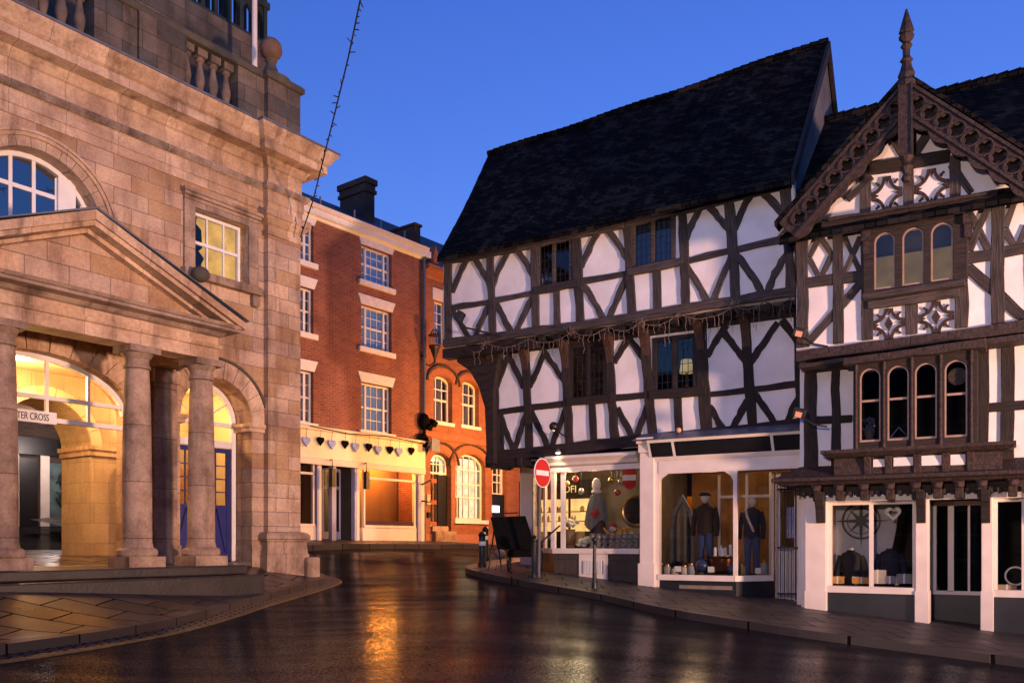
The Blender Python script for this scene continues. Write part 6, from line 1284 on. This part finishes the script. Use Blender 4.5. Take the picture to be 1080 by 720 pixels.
# ================================================================== light: dusk sky, low afterglow, street lamps, an added fill and shop lights
def lamp(typ, name, loc, col, power, size=.25, target=None, spot=None, blend=.4):
    l = bpy.data.lights.new(name, typ); l.color = col; l.energy = power
    if typ in ('POINT', 'SPOT'): l.shadow_soft_size = size
    if spot: l.spot_size = math.radians(spot); l.spot_blend = blend
    o = bpy.data.objects.new(name, l); COL.objects.link(o); o.location = loc
    if target: o.rotation_euler = (Vector(target)-Vector(loc)).to_track_quat('-Z', 'Y').to_euler()
    return o
lamp('SPOT', 'street_or_fill_light', (15., 1.5, 2.3), (1., .57, .40), 30000, .8, (-1.5, 18.0, 8.6), 80, 1.)
lamp('POINT', 'street_or_fill_light', (1.7, 28.6, 5.0), (1., .40, .09), 1900, .25); lamp('SPOT', 'street_or_fill_light', (1.15, 26.4, 4.3), (1., .43, .11), 1150, .2, (-3.6, 28.6, 4.6), 120, .6)
lamp('SPOT', 'street_or_fill_light', (-2.2, -.6, 4.2), (1., .74, .70), 4300, .4, (2., 19., 8.5), 96, .9)  # unseen fill added from the left to lift the facade shadows
def inl(fr, x, y, z, col, p, s=.2): lamp('POINT', 'room_light', fr.W(x, y, z), col, p, s)
inl(B, .3, 1.5, 4.55, (1., .53, .19), 370); inl(B, 3.6, 1.7, 4.6, (1., .54, .2), 220); inl(B, 1.6, 5.6, 4.3, (1., .6, .25), 60); inl(B, SXo+3.9, 9.4, 4.4, (1., .8, .75), 170)
inl(L, L.X(628, -1.3), 1.3, 3.35, (1., .72, .42), 75); inl(L, L.X(600, -.8), .95, 3.3, (1., .7, .38), 40); inl(L, L.X(750, -1.2), 1.2, 3.2, (1., .62, .34), 60)
inl(R, R.X(912, -.9), .95, 3.0, (.66, .6, 1.), 75); inl(R, R.X(1075, -1), 1.3, 3.0, (.7, .7, 1.), 7)
inl(L, L.X(745, -2.), 3.2, 6.0, (1., .7, .35), 6); [inl(K, KX(u_), .45, f0-.11, (1., .30, .035), 100, .05) for u_ in (393, 402, 411, 420)]; inl(K, KX(425), .5, f0+.12, (1., .48, .14), 40); inl(R, R.X(962, -1.), 1.6, R.P(962, 262, 0)[1], (1., .62, .25), 14)
lamp('SPOT', 'spotlight_beam', L.W(L.X(588.5, -.1), .08, L.P(588.5, 476, -.1)[1]-.08), (1., .78, .5), 26, .06, L.W(L.X(575, -.8), 1.0, 1.5), 100)

w = bpy.data.worlds.new('World'); sc.world = w; w.use_nodes = True; t = w.node_tree; bg = t.nodes['Background']
SUN_EL, SUN_ROT = -1.0, 200.
sk_ = t.nodes.new('ShaderNodeTexSky'); sk_.sky_type = 'NISHITA'; sk_.sun_disc = False; sk_.sun_elevation = math.radians(SUN_EL); sk_.sun_rotation = math.radians(SUN_ROT); sk_.ozone_density = 4.; sk_.air_density = 1.; sk_.dust_density = .3
hs = mixc(t, 1., sk_.outputs[0], (.82, 1., 1.), 'MULTIPLY')
geo_ = t.nodes.new('ShaderNodeTexCoord'); sx_ = t.nodes.new('ShaderNodeSeparateXYZ'); t.links.new(geo_.outputs['Generated'], sx_.inputs[0]); hs = mixc(t, 1., hs, ramp(t, sx_.outputs[2], .16, .55, (1.12, 1.08, 1.06), (.86, .78, .90)), 'MULTIPLY'); t.links.new(hs, bg.inputs[0]); bg.inputs[1].default_value = 2.7
sl = bpy.data.lights.new('afterglow', 'SUN'); sl.energy = .03; sl.angle = math.radians(25); sl.color = (1., .8, .7); so = bpy.data.objects.new('afterglow', sl); COL.objects.link(so)
so.rotation_euler = (math.radians(80), 0, math.radians(-20))
cam = bpy.data.cameras.new('camera'); cam.sensor_fit = 'HORIZONTAL'; cam.sensor_width = 36.; cam.lens = 30.; cam.shift_y = 212/1080.; cam.clip_end = 500.; cam.clip_start = .05
co = bpy.data.objects.new('camera', cam); COL.objects.link(co); co.location = (0, 0, E); co.rotation_euler = (PI/2, 0, 0); sc.camera = co
vs_ = sc.view_settings; vs_.view_transform = 'Standard'; vs_.look = 'None'; vs_.exposure = 0.; vs_.gamma = 1.; vs_.use_curve_mapping = False
sc.render.engine = 'CYCLES'; cy = sc.cycles; cy.use_denoising = True; cy.max_bounces = 7; cy.diffuse_bounces = 3; cy.glossy_bounces = 3; cy.transparent_max_bounces = 12; cy.sample_clamp_indirect = 4.; cy.caustics_reflective = False; cy.caustics_refractive = False
try: cy.denoiser = 'OPENIMAGEDENOISE'
except Exception: pass
